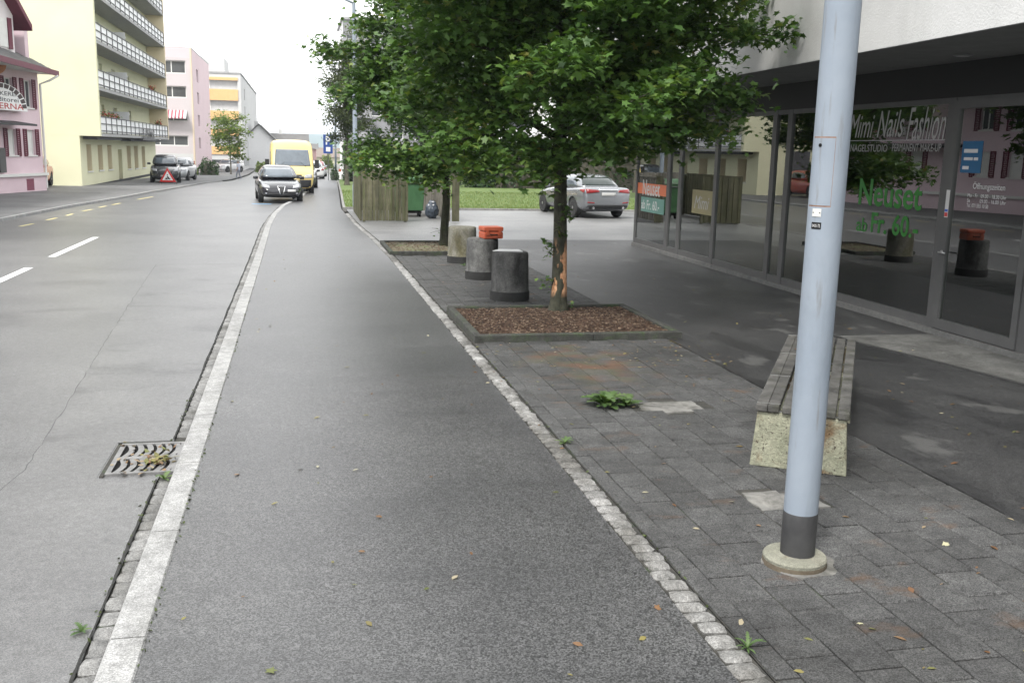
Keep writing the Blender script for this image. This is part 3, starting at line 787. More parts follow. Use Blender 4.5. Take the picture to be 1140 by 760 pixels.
for i, x0 in enumerate(xs):
    oo = MB().box(x0, x0+.080, -.02+rb.uniform(-.012, .012), BL+.02, .4135, .465).build('slat', M['slat'], bench)
    bv = oo.modifiers.new('b', 'BEVEL'); bv.width = .008; bv.segments = 2
    oo.rotation_euler = (0, 0, rb.uniform(-.0015, .0015))

# three concrete drums
def drum(loc, label, r=.285, h=.72, tone=0, seed=0):
    o = MB()
    prof = [(r*1.04, 0), (r*1.035, .14), (r*1.0, .16), (r*.985, .3), (r*.96, h-.05), (r*.945, h-.02), (r*.90, h), (r*.5, h+.004), (.001, h+.005)]
    mm = pm('drum_concrete_%d' % tone, *[((.065, .065, .064), (.12, .119, .115)), ((.075, .075, .074), (.14, .14, .135)), ((.13, .124, .10), (.20, .195, .165))][tone],
            scale=3.5, rough=.9, bump=.4, bscale=60, speck=.2, sscale=120, stain=((.35, .35, .35), (.35, .35, .35), (.55, .52, .35))[tone], stscale=2.6, stretch=(1.3, 1.3, .5), stlo=.46, sthi=.64)
    dk = pm('drum_foot_dark', (.018, .018, .018), (.032, .032, .031), scale=8, rough=.9, bump=.4)
    t = thing('concrete_drum', label, 'concrete drum', loc, seed, 'concrete drums standing in a row on the pavers')
    prof = prof[1:4] + [(r*(.985-.025*k/7), .3+(h-.35)*k/7) for k in range(1, 7)] + prof[4:]
    do = smooth_by_angle(MB().lathe(prof, 56).build('drum', mm, t), 45)
    rd = random.Random(int(seed*10)+3)
    for v in do.data.vertices:
        a_ = math.atan2(v.co.y, v.co.x); k = 1+.006*math.sin(5*a_+9*v.co.z+seed)+rd.uniform(-.004, .004)
        if abs(v.co.z-h+.02) < .02 and rd.random() < .14: k -= .03
        v.co.x *= k; v.co.y *= k
    smooth_by_angle(MB().lathe([(r*1.045, -.01), (r*1.05, .12), (r*1.037, .139)], 40).build('base_ring', dk, t), 35)
    return t
d1 = drum((3.10, 14.22, 0), 'concrete drum nearest the tree trunk with a white sheet on top', tone=0)
d2 = drum((3.13, 16.65, 0), 'middle concrete drum with an orange case on its top', h=.70, tone=1, seed=1.1)
d3 = drum((3.17, 19.05, 0), 'rearmost concrete drum, brownish and streaked, with nothing on top', h=.71, tone=2, seed=2.3)
sh = MB().add([(-.24, -.02, 0), (.20, -.10, 0), (.20, .16, 0), (-.10, .19, 0), (-.24, -.02, .012), (.20, -.10, .012), (.20, .16, .012), (-.10, .19, .012)],
              [(0,3,2,1),(4,5,6,7),(0,1,5,4),(1,2,6,5),(2,3,7,6),(3,0,4,7)]).build('paper_sheet', M['white'], None, False, (3.06, 14.2, .727))
tag(sh, 'white sheet lying on the nearest concrete drum', 'sheet')
cs = thing('tool_case', 'orange hard plastic case with black latches on the middle drum', 'case', (3.26, 16.58, .706), R(8))
M['orange'] = pm('orange_plastic', (.34, .072, .034), (.38, .085, .04), rough=.5)
oo = MB().box(-.175, .175, -.15, .15, 0, .122).build('base', M['orange'], cs); bv = oo.modifiers.new('b', 'BEVEL'); bv.width = .02; bv.segments = 3
lid = MB().box(-.18, .18, -.155, .155, .127, .205).build('lid', M['orange'], cs); bv = lid.modifiers.new('b', 'BEVEL'); bv.width = .02; bv.segments = 3
for xx in (-.11, .11): MB().box(xx-.022, xx+.022, -.172, -.152, .07, .16).build('latch', M['orange'], cs)
MB().tube([(-.06, -.16, .075), (-.05, -.19, .07), (.05, -.19, .07), (.06, -.16, .075)], .012, 8).build('handle', M['black'], cs)
for xx in (-.15, -.04, .04, .15): MB().box(xx-.008, xx+.008, -.156, -.149, .01, .095).build('rib', M['orange'], cs)

# planting beds
def bed(label, rect, split, seed, mat_soil, rounded=False):
    x0, x1, y0, y1 = rect
    t = thing('tree_bed', label, 'tree bed', ((x0+x1)/2, (y0+y1)/2, 0))
    ox, oy = (x0+x1)/2, (y0+y1)/2
    a, b, c, d = x0-ox, x1-ox, y0-oy, y1-oy
    e = .085
    h = .085
    sx = a+(b-a)*split
    for bx in ((a, sx-.004, c, c+e), (sx+.004, b, c, c+e), (a, sx-.004, d-e, d), (sx+.004, b, d-e, d), (a, a+e, c+e+.003, d-e-.003), (b-e, b, c+e+.003, d-e-.003)):
        MB().cbox(*bx, -.1, h, .012).build('edging_stone', M['edging'], t)
    rs = random.Random(seed); n = 22; P = []
    for i in range(n+1):
        row = []
        for j in range(n+1):
            u, v = i/n, j/n
            zz = .045 + .035*math.sin(math.pi*u)*math.sin(math.pi*v) + rs.uniform(-.010, .012)
            row.append((a+e+(b-a-2*e)*u, c+e+(d-c-2*e)*v, zz))
        P.append(row)
    mb = MB(); mb.grid(P); mb.build('soil', mat_soil, t, True)
    return t, (a+e, b-e, c+e, d-e)
b1, ext = bed('square planting bed of brown mulch around the nearer tree trunk', BED1, .56, 1, M['soil'])
def chips(name, ext, n, seed, mats, parent, zb=.05, dome=.035, smin=.015, smax=.05):
    rs = random.Random(seed); mb = MB()
    for i in range(n):
        u, v = rs.random(), rs.random()
        x = ext[0]+(ext[1]-ext[0])*u; y = ext[2]+(ext[3]-ext[2])*v
        z = zb+dome*math.sin(math.pi*u)*math.sin(math.pi*v)+.006
        mb.cur = rs.randrange(len(mats))
        mb.obox((x, y, z), (rs.uniform(smin, smax), rs.uniform(.008, .02), rs.uniform(.004, .01)), rs.uniform(0, 6.28), rs.uniform(-.5, .5))
    o = mb.build(name, mats, parent); o['kind'] = 'stuff'; return o
chips('bark_mulch', ext, 3600, 2, [pm('bark_a', (.050, .029, .019), (.072, .043, .028), scale=20, rough=.9), pm('bark_b', (.085, .058, .038), rough=.9), pm('bark_c', (.035, .02, .013), rough=.9), pm('bark_c', (.035, .02, .013)), pm('bark_d', (.16, .115, .08), rough=.9)], b1, smin=.01, smax=.038)
b2, ext2 = bed('low planting bed of pale gravelly soil around the farther tree trunk', BED2, .5, 5, pm('dry_soil', (.10, .085, .055), (.17, .15, .10), scale=14, rough=.95, bump=.8, stain=(.7, 1.1, .5), stscale=3))
chips('soil_crumbs', ext2, 500, 6, [pm('bark_b', (.16, .10, .06)), pm('bark_d', (.26, .19, .13))], b2)

# timber bin screens
M['timber'] = pm('mossy_timber', (.07, .070, .040), (.13, .123, .078), scale=3.5, rough=.9, bump=.5, bscale=30, rand=.22, streak=((.075, .085, .035), (9, 9, .9), .5, .68), stain=(.6, .58, .5), stscale=2.2, stretch=(4, 4, .6))
M['timber2'] = pm('grey_timber', (.14, .13, .11), (.22, .205, .175), scale=3.5, rough=.9, bump=.5, bscale=30, rand=.2, stain=(.55, .55, .5), stscale=2.2, stretch=(4, 4, .6))
def plank_run(parent, p0, p1, h, w, mat, seed, th=.035, overlap=True):
    rs = random.Random(seed); d = Vector(p1)-Vector(p0); n = int(d.length/w); d /= n
    ang = math.atan2(d.y, d.x); nn = Vector((-math.sin(ang), math.cos(ang), 0))
    for i in range(n):
        c = Vector(p0)+d*(i+.5)
        o = MB().box(-d.length*.5+.004, d.length*.5-.004, -th/2, th/2, .03, h+rs.uniform(-.012, .012)).build('plank', mat, parent)
        o.location = c + nn*(th*.55 if (overlap and i % 2) else 0); o.rotation_euler = (0, rs.uniform(-.004, .004), ang)
ts = thing('timber_screen', 'mossy vertical plank screen hiding the bins beside the sidewalk', 'fence', (1.90, 29.75, 0))
plank_run(ts, (0.0, 0, 0), (1.38, 0, 0), 1.53, .092, M['timber'], 1)
plank_run(ts, (-.03, .06, 0), (.03, 4.7, 0), 1.53, .11, M['timber'], 2)
for q in ((.06, .08), (1.3, .08), (.1, 2.4), (.1, 4.6)): MB().box(q[0]-.04, q[0]+.04, q[1], q[1]+.08, 0, 1.45).build('post', M['timber'], ts)
MB().box(.0, 1.36, .062, .095, .35, .45).build('rail', M['timber'], ts); MB().box(.0, 1.36, .062, .095, 1.1, 1.2).build('rail', M['timber'], ts)
t2 = thing('timber_screen', 'greyish vertical plank screen behind the thin tree trunk', 'fence', (4.56, 29.8, 0))
plank_run(t2, (0, 0, 0), (.02, 4.9, 0), 1.42, .115, M['timber2'], 3)
plank_run(t2, (0.06, -.03, 0), (.30, -.03, 0), 1.52, .10, M['timber'], 4)
MB().box(-.05, .05, 0, 4.9, 1.435, 1.46).build('capping', M['timber2'], t2)
plank_run(t2, (-2.6, 4.95, 0), (0, 4.95, 0), 1.52, .115, M['timber2'], 5)

bn = thing('waste_container', 'large green waste container on wheels behind the timber screen', 'waste container', (3.62, 32.0, 0))
M['green'] = pm('container_green', (.045, .12, .05), (.06, .145, .065), scale=3, rough=.5, stain=(.7, .75, .7), stscale=2, stretch=(1, 1, .4))
oo = MB().add([(-.50, 0, .2), (.40, 0, .2), (.40, .75, .2), (-.50, .75, .2), (-.56, -.04, 1.2), (.46, -.04, 1.2), (.46, .8, 1.2), (-.56, .8, 1.2)],
         [(0,3,2,1),(4,5,6,7),(0,1,5,4),(1,2,6,5),(2,3,7,6),(3,0,4,7)]).build('body', M['green'], bn); bv = oo.modifiers.new('b', 'BEVEL'); bv.width = .03; bv.segments = 2
P = []
for i in range(9):
    a = math.pi*i/8; P.append((-.04+.42-.44*math.cos(a), 1.205+.16*math.sin(a)))
mbk = MB(); mbk.prism(P, 'x', -.57, .47); mbk.build('lid', M['green'], bn)
MB().tube([(-.55, -.06, 1.1), (.45, -.06, 1.1)], .02, 8).build('bar', M['frame'], bn)
for xx in (-.4, .3):
    for yy in (.1, .62): MB().lathe([(.09, -.025), (.09, .025)], 14, (xx, yy, .09), 'x').build('wheel', M['black'], bn)
MB().box(-.45, .35, .03, .72, .12, .199).build('chassis', M['black'], bn)
bag = bpy.data.meshes.new('bag'); bm = bmesh.new(); bmesh.ops.create_icosphere(bm, subdivisions=4, radius=1)
rs = random.Random(8)
for v in bm.verts:
    c = v.co; n = 1+.06*math.sin(9*c.x+4*c.z)+.05*math.sin(11*c.y-6*c.z)+.04*math.sin(17*c.x*c.y+8*c.z)
    zf = c.z*.33
    v.co = Vector((c.x*.27*n, c.y*.25*n, max(zf*n, -.3)+.3 + (.09*max(0, c.z)**6)))
    if c.z > .85: v.co.x *= .8; v.co.y *= .8
bm.to_mesh(bag); bm.free()
bag.materials.append(pm('bag_plastic', (.03, .04, .055), (.07, .085, .11), scale=8, rough=.35, bump=.7, bscale=25))
bag.polygons.foreach_set('use_smooth', [True]*len(bag.polygons))
bo = thing('rubbish_bag', 'tied dark blue rubbish bag on the ground beside the grey screen', 'rubbish bag', (4.22, 31.4, 0)); bo.scale = (.8, .8, .8); link('bag', bag, bo)
MB().lathe([(.07, .58), (.12, .63), (.10, .69), (.02, .66)], 10).build('bag_neck', pm('bag_top', (.45, .46, .48), rough=.4), bo, True)
MB().lathe([(.2, .50), (.17, .57), (.08, .60)], 12).build('bag_cap', pm('bag_top', (.45, .46, .48)), bo, True)

# ================================================================== BUILDINGS
class Building:
    def __init__(s, name, label, cat, base): s.t = thing(name, label, cat, base); s.b = Vector(base)
    def part(s, mb, name, mat, parent=None, smooth=False):
        o = mb.build(name, mat, parent or s.t, smooth)
        if parent is None: o.location = -s.b
        return o
M['pane_far'] = pm('far_pane', (.05, .055, .06), (.09, .095, .10), scale=.6, rough=.06, spec=.6)
M['winframe'] = pm('window_frame_white', (.62, .62, .60), rough=.6)
def wall_boxes(mb, axis, pos, th, a0, a1, z0, z1, ops):
    """solid wall with true openings (a0,a1,z0,z1); axis x: faces +X, axis y: faces -Y"""
    def bx(p, q, r_, s_):
        if q-p < 1e-4 or s_-r_ < 1e-4: return
        if axis == 'x': mb.box(pos-th, pos, p, q, r_, s_)
        else: mb.box(p, q, pos, pos+th, r_, s_)
    cuts = sorted({a0, a1, *[o[0] for o in ops], *[o[1] for o in ops]})
    for p, q in zip(cuts, cuts[1:]):
        zz = z0
        for o in sorted([o for o in ops if o[0] <= p+1e-6 and o[1] >= q-1e-6], key=lambda o: o[2]):
            bx(p, q, zz, o[2]); zz = o[3]
        bx(p, q, zz, z1)
    return mb
def window(B, axis, pos, depth, op, fmat=None, pmat=None, split=1, fw=.06, sill=True):
    a0, a1, z0, z1 = op
    f = fmat or M['winframe']; mb = MB(); d0, d1 = depth, depth+.06
    def bx(m, p, q, r_, s_, e0=d0, e1=d1):
        if axis == 'x': m.box(pos-e1, pos-e0, p, q, r_, s_)
        else: m.box(p, q, pos+e0, pos+e1, r_, s_)
    bx(mb, a0, a0+fw, z0, z1); bx(mb, a1-fw, a1, z0, z1); bx(mb, a0+fw, a1-fw, z0, z0+fw); bx(mb, a0+fw, a1-fw, z1-fw, z1)
    for k in range(1, split):
        c = a0+(a1-a0)*k/split; bx(mb, c-fw/2, c+fw/2, z0+fw, z1-fw)
    w = B.part(mb, 'window', f)
    for k in range(split):
        p0 = a0+(a1-a0)*k/split+fw*.5; p1 = a0+(a1-a0)*(k+1)/split-fw*.5
        m2 = MB(); bx(m2, p0, p1, z0+fw*.5, z1-fw*.5, d0+.025, d0+.035); B.part(m2, 'pane', pmat or M['pane_far'], w)
    if sill:
        m3 = MB(); bx(m3, a0-.06, a1+.06, z0-.06, z0-.003, -.06, .02); B.part(m3, 'sill', M['winframe'], w)
    return w

# ---- yellow apartment block
M['yellow'] = pm('pale_yellow_render', (.61, .605, .42), (.66, .655, .47), scale=.4, rough=.9, bump=.2, bscale=20)
M['ochre'] = pm('ochre_render', (.66, .57, .40), (.70, .61, .44), scale=.4, rough=.9)
M['slabgrey'] = pm('balcony_slab', (.30, .30, .30), (.36, .36, .36), rough=.9)
M['panelw'] = pm('balcony_panel', (.72, .73, .74), (.78, .78, .79), rough=.5, rand=.03)
M['rail'] = pm('railing_dark', (.05, .05, .055), rough=.5)
YB = Building('apartment_block', 'tall pale yellow apartment block with long white panelled balconies above the street', 'apartment block', (-14, 55, -.1))
gy0, gy1 = 54.6, 82.6; XG, XU = -10.88, -9.86
Z1, PIT = 2.45, 2.34
# ground floor with deep windows and a door
gops = [(56.15, 57.45, .62, 2.02), (59.2, 60.6, .60, 2.0), (62.1, 63.5, .58, 1.98), (68.9, 70.5, .45, 1.95), (71.9, 73.6, .43, 1.93), (75.3, 76.9, .4, 1.9), (65.6, 67.0, -.3, 1.72)]
mb = MB(); wall_boxes(mb, 'x', XG, 1.0, gy0+.35, gy1, -.5, Z1+.02, gops); YB.part(mb, 'wall', M['yellow'])
for op in gops[:6]:
    w_ = window(YB, 'x', XG, .85, op, split=1)
    mb = MB(); mb.box(XG-.84, XG-.01, op[1]-.03, op[1]-.002, op[2]+.01, op[3]-.01); YB.part(mb, 'reveal', M['ochre'], w_)
mb = MB(); mb.box(XG-.6, XG-.54, 65.62, 66.98, -.3, 1.7); dd = YB.part(mb, 'door', pm('door_ochre', (.42, .30, .13), rough=.6))
mb = MB(); mb.box(XG-.539, XG-.47, 66.75, 66.8, .75, .8); YB.part(mb, 'handle', M['rail'], dd)
# gable wall facing the viewer: lower and upper outline
mb = MB(); mb.box(-24, XG, gy0, gy0+.34, -.5, Z1+.01); YB.part(mb, 'gable_wall', M['yellow'])
mb = MB(); mb.box(-24, XU, gy0-.002, gy0+.34, Z1+.012, 15.2); YB.part(mb, 'gable_wall', M['yellow'])
mb = MB(); mb.box(-24, XU-.02, gy1, gy1+.35, Z1, 15.2); YB.part(mb, 'end_wall', M['ochre'])
mb = MB(); mb.box(-24, XG-.6, gy1-.3, gy1+.34, -.8, Z1-.01); YB.part(mb, 'end_wall', M['yellow'])
mb = MB(); mb.box(-24, XU+.25, gy0-.2, gy1+.5, 15.202, 15.5); YB.part(mb, 'roof', M['slabgrey'])
mb = MB(); mb.box(-24, XG+.02, gy0+.4, gy1, -.28, -.12); YB.part(mb, 'plinth', pm('plinth_dark', (.05, .05, .05), rough=.9))
for fl in range(5):
    zs = Z1+fl*PIT
    ops = []
    for a in (56.6, 59.8, 66.9, 72.5):
        ops.append((a, a+1.25, zs+.75, zs+1.85))
    ops.append((63.0, 63.9, zs+.2, zs+1.9))
    mb = MB(); wall_boxes(mb, 'x', XG-.35, .3, gy0+.35, gy1-.01, zs+.16, zs+PIT-.01, ops); YB.part(mb, 'wall', M['yellow'])
    for op in ops: window(YB, 'x', XG-.35, .16, op, split=1, sill=False)
    # balcony: slab, railing, panels, divider
    mb = MB(); mb.box(XG-.34, XU-.02, gy0+.35, gy1-.01, zs, zs+.15); slab = YB.part(mb, 'balcony', M['slabgrey'])
    mb = MB()
    for zz in (zs+.30, zs+.66, zs+1.02): mb.box(XU-.06, XU-.02, gy0+.4, gy1-.02, zz-.02, zz+.02)
    n = 17
    for k in range(n+1):
        yy = gy0+.42+(gy1-gy0-.48)*k/n; mb.box(XU-.055, XU-.025, yy-.02, yy+.02, zs+.1501, zs+1.02)
    YB.part(mb, 'railing', M['rail'], slab)
    for k in range(n):
        y_a = gy0+.42+(gy1-gy0-.48)*k/n+.045; y_b = gy0+.42+(gy1-gy0-.48)*(k+1)/n-.045
        mb = MB(); mb.box(XU-.09, XU-.07, y_a, y_b, zs+.2, zs+.98); YB.part(mb, 'panel', M['panelw'], slab)
    mb = MB(); mb.box(XG-.33, XU-.15, 64.9, 64.96, zs+.152, zs+1.55); mb.box(XG-.33, XU-.5, 65.0, 67.6, zs+1.45, zs+1.5); YB.part(mb, 'divider', pm('divider_panel', (.55, .56, .58), rough=.6), slab)
# awning, sign, poster
mb = MB(); mb.box(XG+.01, XG+.72, gy0+.8, 62.9, Z1-.16, Z1-.03); YB.part(mb, 'awning', pm('awning_dark', (.10, .10, .11), rough=.7))
mb = MB(); mb.box(XG+.01, XG+.62, 66.8, 81.5, Z1-.2, Z1-.05); YB.part(mb, 'awning', pm('awning_dark', (.10, .10, .11)))
sg = MB().box(XU+.02, XU+.10, 68.5, 74.6, Z1-.12, Z1+.0); so_ = YB.part(sg, 'sign_rail', M['rail'])
me = text_mesh('BASIMO', -74.4, -68.7, Z1+.0, Z1+.62, Matrix(((0, 0, 1, XU+.06), (1, 0, 0, 0), (0, 1, 0, 0), (0, 0, 0, 1))), bold=.01)
co = np.empty(len(me.vertices)*3); me.vertices.foreach_get('co', co); co = co.reshape(-1, 3); co[:, 1] += 143.1; me.vertices.foreach_set('co', co.ravel()); me.update()
me.materials.append(M['rail']); link('lettering', me, so_)
mb = MB(); mb.box(-14.2, -12.75, gy0-.05, gy0-.004, .0, 2.55); YB.part(mb, 'garage_door', pm('garage_dark', (.06, .065, .07), (.09, .09, .1), rough=.6))
# flowers on the balconies
fb = leafmat('balcony_blooms', [(0, (.05, .12, .03)), (.55, (.07, .16, .04)), (.6, (.5, .03, .03)), (1, (.55, .05, .06))], .2)

def leaf_cloud(name, centers, size, mat, parent=None, seed=0, shape='maple', updown=.55, loc=None, jitter=.42, droop=0.0, tones=None):
    """one mesh of many separate small leaves"""
    rng = np.random.default_rng(seed)
    C = np.asarray(centers, dtype=np.float64); N = len(C)
    if shape == 'maple':
        ang = np.radians([-90, -52, -25, -2, 22, 55, 90, 125, 158, 182, 205, 232]); rad = np.array([.30, .34, .74, .42, .92, .50, 1.0, .50, .92, .42, .74, .34])
        T = np.stack([rad*np.cos(ang), rad*np.sin(ang), -.16*rad**2], 1)
        T = np.vstack([[0, 0, 0.02], T]); k = 12
        F = np.array([[0, 1+i, 1+(i+1) % k] for i in range(k)])
    elif shape == 'oval':
        T = np.array([[0, -1, -.1], [.48, -.2, 0], [.34, .5, -.03], [0, 1, -.15], [-.34, .5, -.03], [-.48, -.2, 0]]); F = np.array([[0, 1, 5], [1, 2, 5], [2, 4, 5], [2, 3, 4]])
    else:
        T = np.array([[0, -1, 0], [.5, 0, .1], [0, 1, -.1], [-.5, 0, .1]]); F = np.array([[0, 1, 3], [1, 2, 3]])
    nv = len(T)
    nrm = rng.normal(size=(N, 3)); nrm[:, 2] = np.abs(nrm[:, 2])+updown*2; nrm /= np.linalg.norm(nrm, axis=1)[:, None]
    a = rng.normal(size=(N, 3)); a -= nrm*np.sum(a*nrm, 1)[:, None]; a /= np.linalg.norm(a, axis=1)[:, None]
    b = np.cross(nrm, a)
    s = size*(1-jitter+2*jitter*rng.random(N))[:, None, None]
    V = C[:, None, :] + s*(T[None, :, 0:1]*a[:, None, :] + T[None, :, 1:2]*b[:, None, :] + T[None, :, 2:3]*nrm[:, None, :])
    V = V.reshape(-1, 3)
    FF = (F[None]+np.arange(N)[:, None, None]*nv).reshape(-1, 3)
    me = bpy.data.meshes.new(name)
    me.vertices.add(len(V)); me.vertices.foreach_set('co', V.ravel())
    me.loops.add(FF.size); me.loops.foreach_set('vertex_index', FF.ravel().astype(np.int32))
    me.polygons.add(len(FF)); me.polygons.foreach_set('loop_start', np.arange(0, FF.size, 3, dtype=np.int32))
    at = me.attributes.new('rnd', 'FLOAT', 'POINT'); at.data.foreach_set('value', np.repeat(rng.random(N) if tones is None else np.clip(.5*tones+.5*rng.random(N)+rng.normal(size=N)*.08, 0, 1), nv).astype(np.float32))
    me.materials.append(mat); me.update(); me.validate()
    return link(name, me, parent, loc)

def flower_box(label, y0, y1, fl, seed):
    zs = Z1+fl*PIT+1.02; t = thing('flower_box', label, 'flower box', (XU-.16, (y0+y1)/2, zs))
    MB().box(-.09, .06, -(y1-y0)/2, (y1-y0)/2, -.16, .0).build('trough', M['rail'], t)
    rg = np.random.default_rng(seed); n = 260; C = np.stack([rg.normal(size=n)*.07, (rg.random(n)-.5)*(y1-y0), .06+np.abs(rg.normal(size=n))*.11], 1)
    o = leaf_cloud('blooms', C, .06, fb, t, seed, 'oval', .3); o['kind'] = 'stuff'
flower_box('flower box with red and green plants on the lowest yellow block balcony', 56.0, 61.5, 0, 1)
flower_box('small red flower box on the second balcony of the yellow block', 74.5, 76.5, 1, 2)
flower_box('small red flower box at the far end of the lowest balcony', 77.5, 79.0, 0, 3)

# ---- pink bakery house
M['pink'] = pm('pink_render', (.58, .45, .49), (.64, .51, .55), scale=.8, rough=.9, bump=.2, bscale=20)
M['maroon'] = pm('maroon_paint', (.105, .022, .038), (.14, .03, .05), rough=.6)
M['tile'] = pm('roof_tile_dark', (.05, .05, .052), (.09, .088, .085), scale=3, rough=.7, rand=.2)
PH = Building('bakery_house', 'pink house with maroon shutters and a round arched bakery sign at the left edge', 'house', (-11.0, 47.35, 0))
PH.t.rotation_euler = (0, 0, R(-15))
def turned(o, deg):
    """turn a part about the house corner"""
    o.rotation_euler = (0, 0, R(deg)); o.location = -(Matrix.Rotation(R(deg), 3, 'Z') @ PH.b); return o
px, ph0, ph1 = -11.0, 24.0, 47.35
CW = [46.45, 44.95, 43.0, 41.4, 37.8, 36.2, 33.0, 30.0, 27.0]
lows = [(c-.33, c+.33, 1.55, 2.62) for c in CW]; ups = [(c-.33, c+.33, 3.55, 4.7) for c in CW]
mb = MB(); wall_boxes(mb, 'x', px, .3, ph0, ph1, .78, 5.05, lows+ups); PH.part(mb, 'wall', M['pink'])
mb = MB(); mb.box(px-.28, px+.06, ph0, ph1+.04, -.1, .66); PH.part(mb, 'plinth', M['pink'])
mb = MB(); mb.box(px-.28, px+.16, ph0, ph1+.12, .662, .78); PH.part(mb, 'string_course', M['winframe'])
mb = MB(); mb.box(-19, px-.301, ph1-.3, ph1, -.1, 7.0); PH.part(mb, 'end_wall', M['pink'])
mb = MB(); mb.box(px+.061, px+.064, 45.75, 46.35, .05, .55); PH.part(mb, 'vent_panel', pm('vent_maroon', (.20, .06, .09), rough=.7))
def shutter(c0, z0, z1, w=.27):
    f = MB(); f.box(px+.005, px+.05, c0, c0+.04, z0, z1).box(px+.005, px+.05, c0+w-.04, c0+w, z0, z1).box(px+.005, px+.05, c0+.04, c0+w-.04, z0, z0+.06).box(px+.005, px+.05, c0+.04, c0+w-.04, z1-.06, z1)
    k = int((z1-z0-.12)/.075)
    for i in range(k):
        zz = z0+.06+(z1-z0-.12)*(i+.5)/k; f.obox((px+.025, c0+w/2, zz), (.03, w-.08, .05))
    PH.part(f, 'shutter', M['maroon'])
for o_ in lows: window(PH, 'x', px, .1, o_, pmat=pm('blind_white', (.6, .6, .58), (.66, .66, .64), rough=.7), fw=.05)
for o_ in ups: window(PH, 'x', px, .1, o_, split=2, fw=.05)
for c in CW[:7]:
    shutter(c-.62, 1.5, 2.65); shutter(c+.35, 1.5, 2.65)
    shutter(c-.62, 3.5, 4.75); shutter(c+.35, 3.5, 4.75)
# eaves and tiled roof
RT = 13
mb = MB(); mb.box(px-.6, px+.62, ph0+14, ph1+.75, 5.052, 5.12); turned(PH.part(mb, 'eaves', M['winframe']), RT)
mb = MB(); mb.box(px+.621, px+.70, ph0+14, ph1+.8, 5.0, 5.22); turned(PH.part(mb, 'fascia', M['maroon']), RT)
mb = MB().tube([(px+.62, ph1+.6, 5.0), (px+.4, ph1+.3, 4.78), (px+.05, ph1+.08, 4.6), (px+.05, ph1+.08, .1)], .05, 8); PH.part(mb, 'downpipe', M['winframe'])
roof = MB(); roof.prism([(px+.62, 5.121), (-19, 9.7), (-19, 5.121)], 'y', ph0-.3, ph1+.75); ro = turned(PH.part(roof, 'roof', M['tile']), RT)
sl = (9.7-5.121)/(px+.62+19); rs = random.Random(2)
tme = None
for i in range(10):
    for j in range(26):
        yy = ph1+.73-j*.32; xx = px+.60-i*.33
        o = MB().obox((0, 0, 0), (.36, .30, .04)).build('roof_tile', M['tile'], ro) if tme is None else link('roof_tile', tme, ro)
        tme = o.data; o.location = (xx-.15, yy-.15, 5.121+sl*(px+.62-xx+.15)+.035); o.rotation_euler = (0, math.atan(sl)+.05, 0)
# dormer gable
DR = 46.15
dw = MB(); dw.box(-14.5, px-.25, DR-6.4, DR, 5.3, 7.3); dw.prism([(DR-6.4, 7.302), (DR, 7.302), (DR-3.2, 10.3)], 'x', -14.5, px-.25); dm = PH.part(dw, 'dormer', pm('dormer_render', (.64, .60, .61), rough=.9))
mb = MB(); mb.prism([(DR-3.2, 10.35), (DR+.6, 6.75), (DR+.6, 7.0), (DR-3.2, 10.65)], 'x', -14.6, px+.25); mb.prism([(DR-3.2, 10.35), (DR-3.2, 10.65), (DR-7, 7.0), (DR-7, 6.75)], 'x', -14.6, px+.25); PH.part(mb, 'bargeboard', M['maroon'], dm)
mb = MB(); mb.box(px-.25, px-.21, DR-1.15, DR-.55, 5.95, 7.1); PH.part(mb, 'window', pm('blind_white', (.6, .6, .58)), dm)
mb = MB(); mb.box(px-.21, px-.17, DR-.53, DR-.25, 5.9, 7.15); PH.part(mb, 'shutter', M['maroon'], dm)
# arched sign
SC = 43.9
arc = [(SC+1.9*math.cos(t), 3.46+.98*math.sin(t)) for t in [math.pi*i/20 for i in range(21)]]
mb = MB(); mb.prism([(SC-1.9, 3.36), (SC+1.9, 3.36)]+arc, 'x', px+.20, px+.30); sgn = PH.part(mb, 'arched_sign', M['white'])
for i in range(13):
    t0, t1 = math.pi*(i+.12)/13, math.pi*(i+.88)/13
    q = [(SC+r*math.cos(t)*1.9, 3.46+r*math.sin(t)*.98) for r, t in ((.80, t0), (.80, t1), (.97, t1), (.97, t0))]
    mb = MB(); mb.prism(q, 'x', px+.301, px+.315); PH.part(mb, 'sign_stone', pm('sign_stone', (.07, .05, .05)), sgn)
def pinkframe(xo): return Matrix(((0, 0, 1, xo), (1, 0, 0, 0), (0, 1, 0, 0), (0, 0, 0, 1)))
for tx, ya, yb, za, zb_, mt in (('BÄCKEREI', SC-1.1, SC+1.1, 3.94, 4.14, M['rail']), ('Konditorei', SC-1.25, SC+1.25, 3.70, 3.88, M['rail']), ('TAVERNA', SC-1.6, SC+1.6, 3.41, 3.65, pm('sign_red', (.42, .05, .05), rough=.5))):
    lettering(tx, ya, yb, za, zb_, pinkframe(px+.302), mt, sgn, bold=.012)
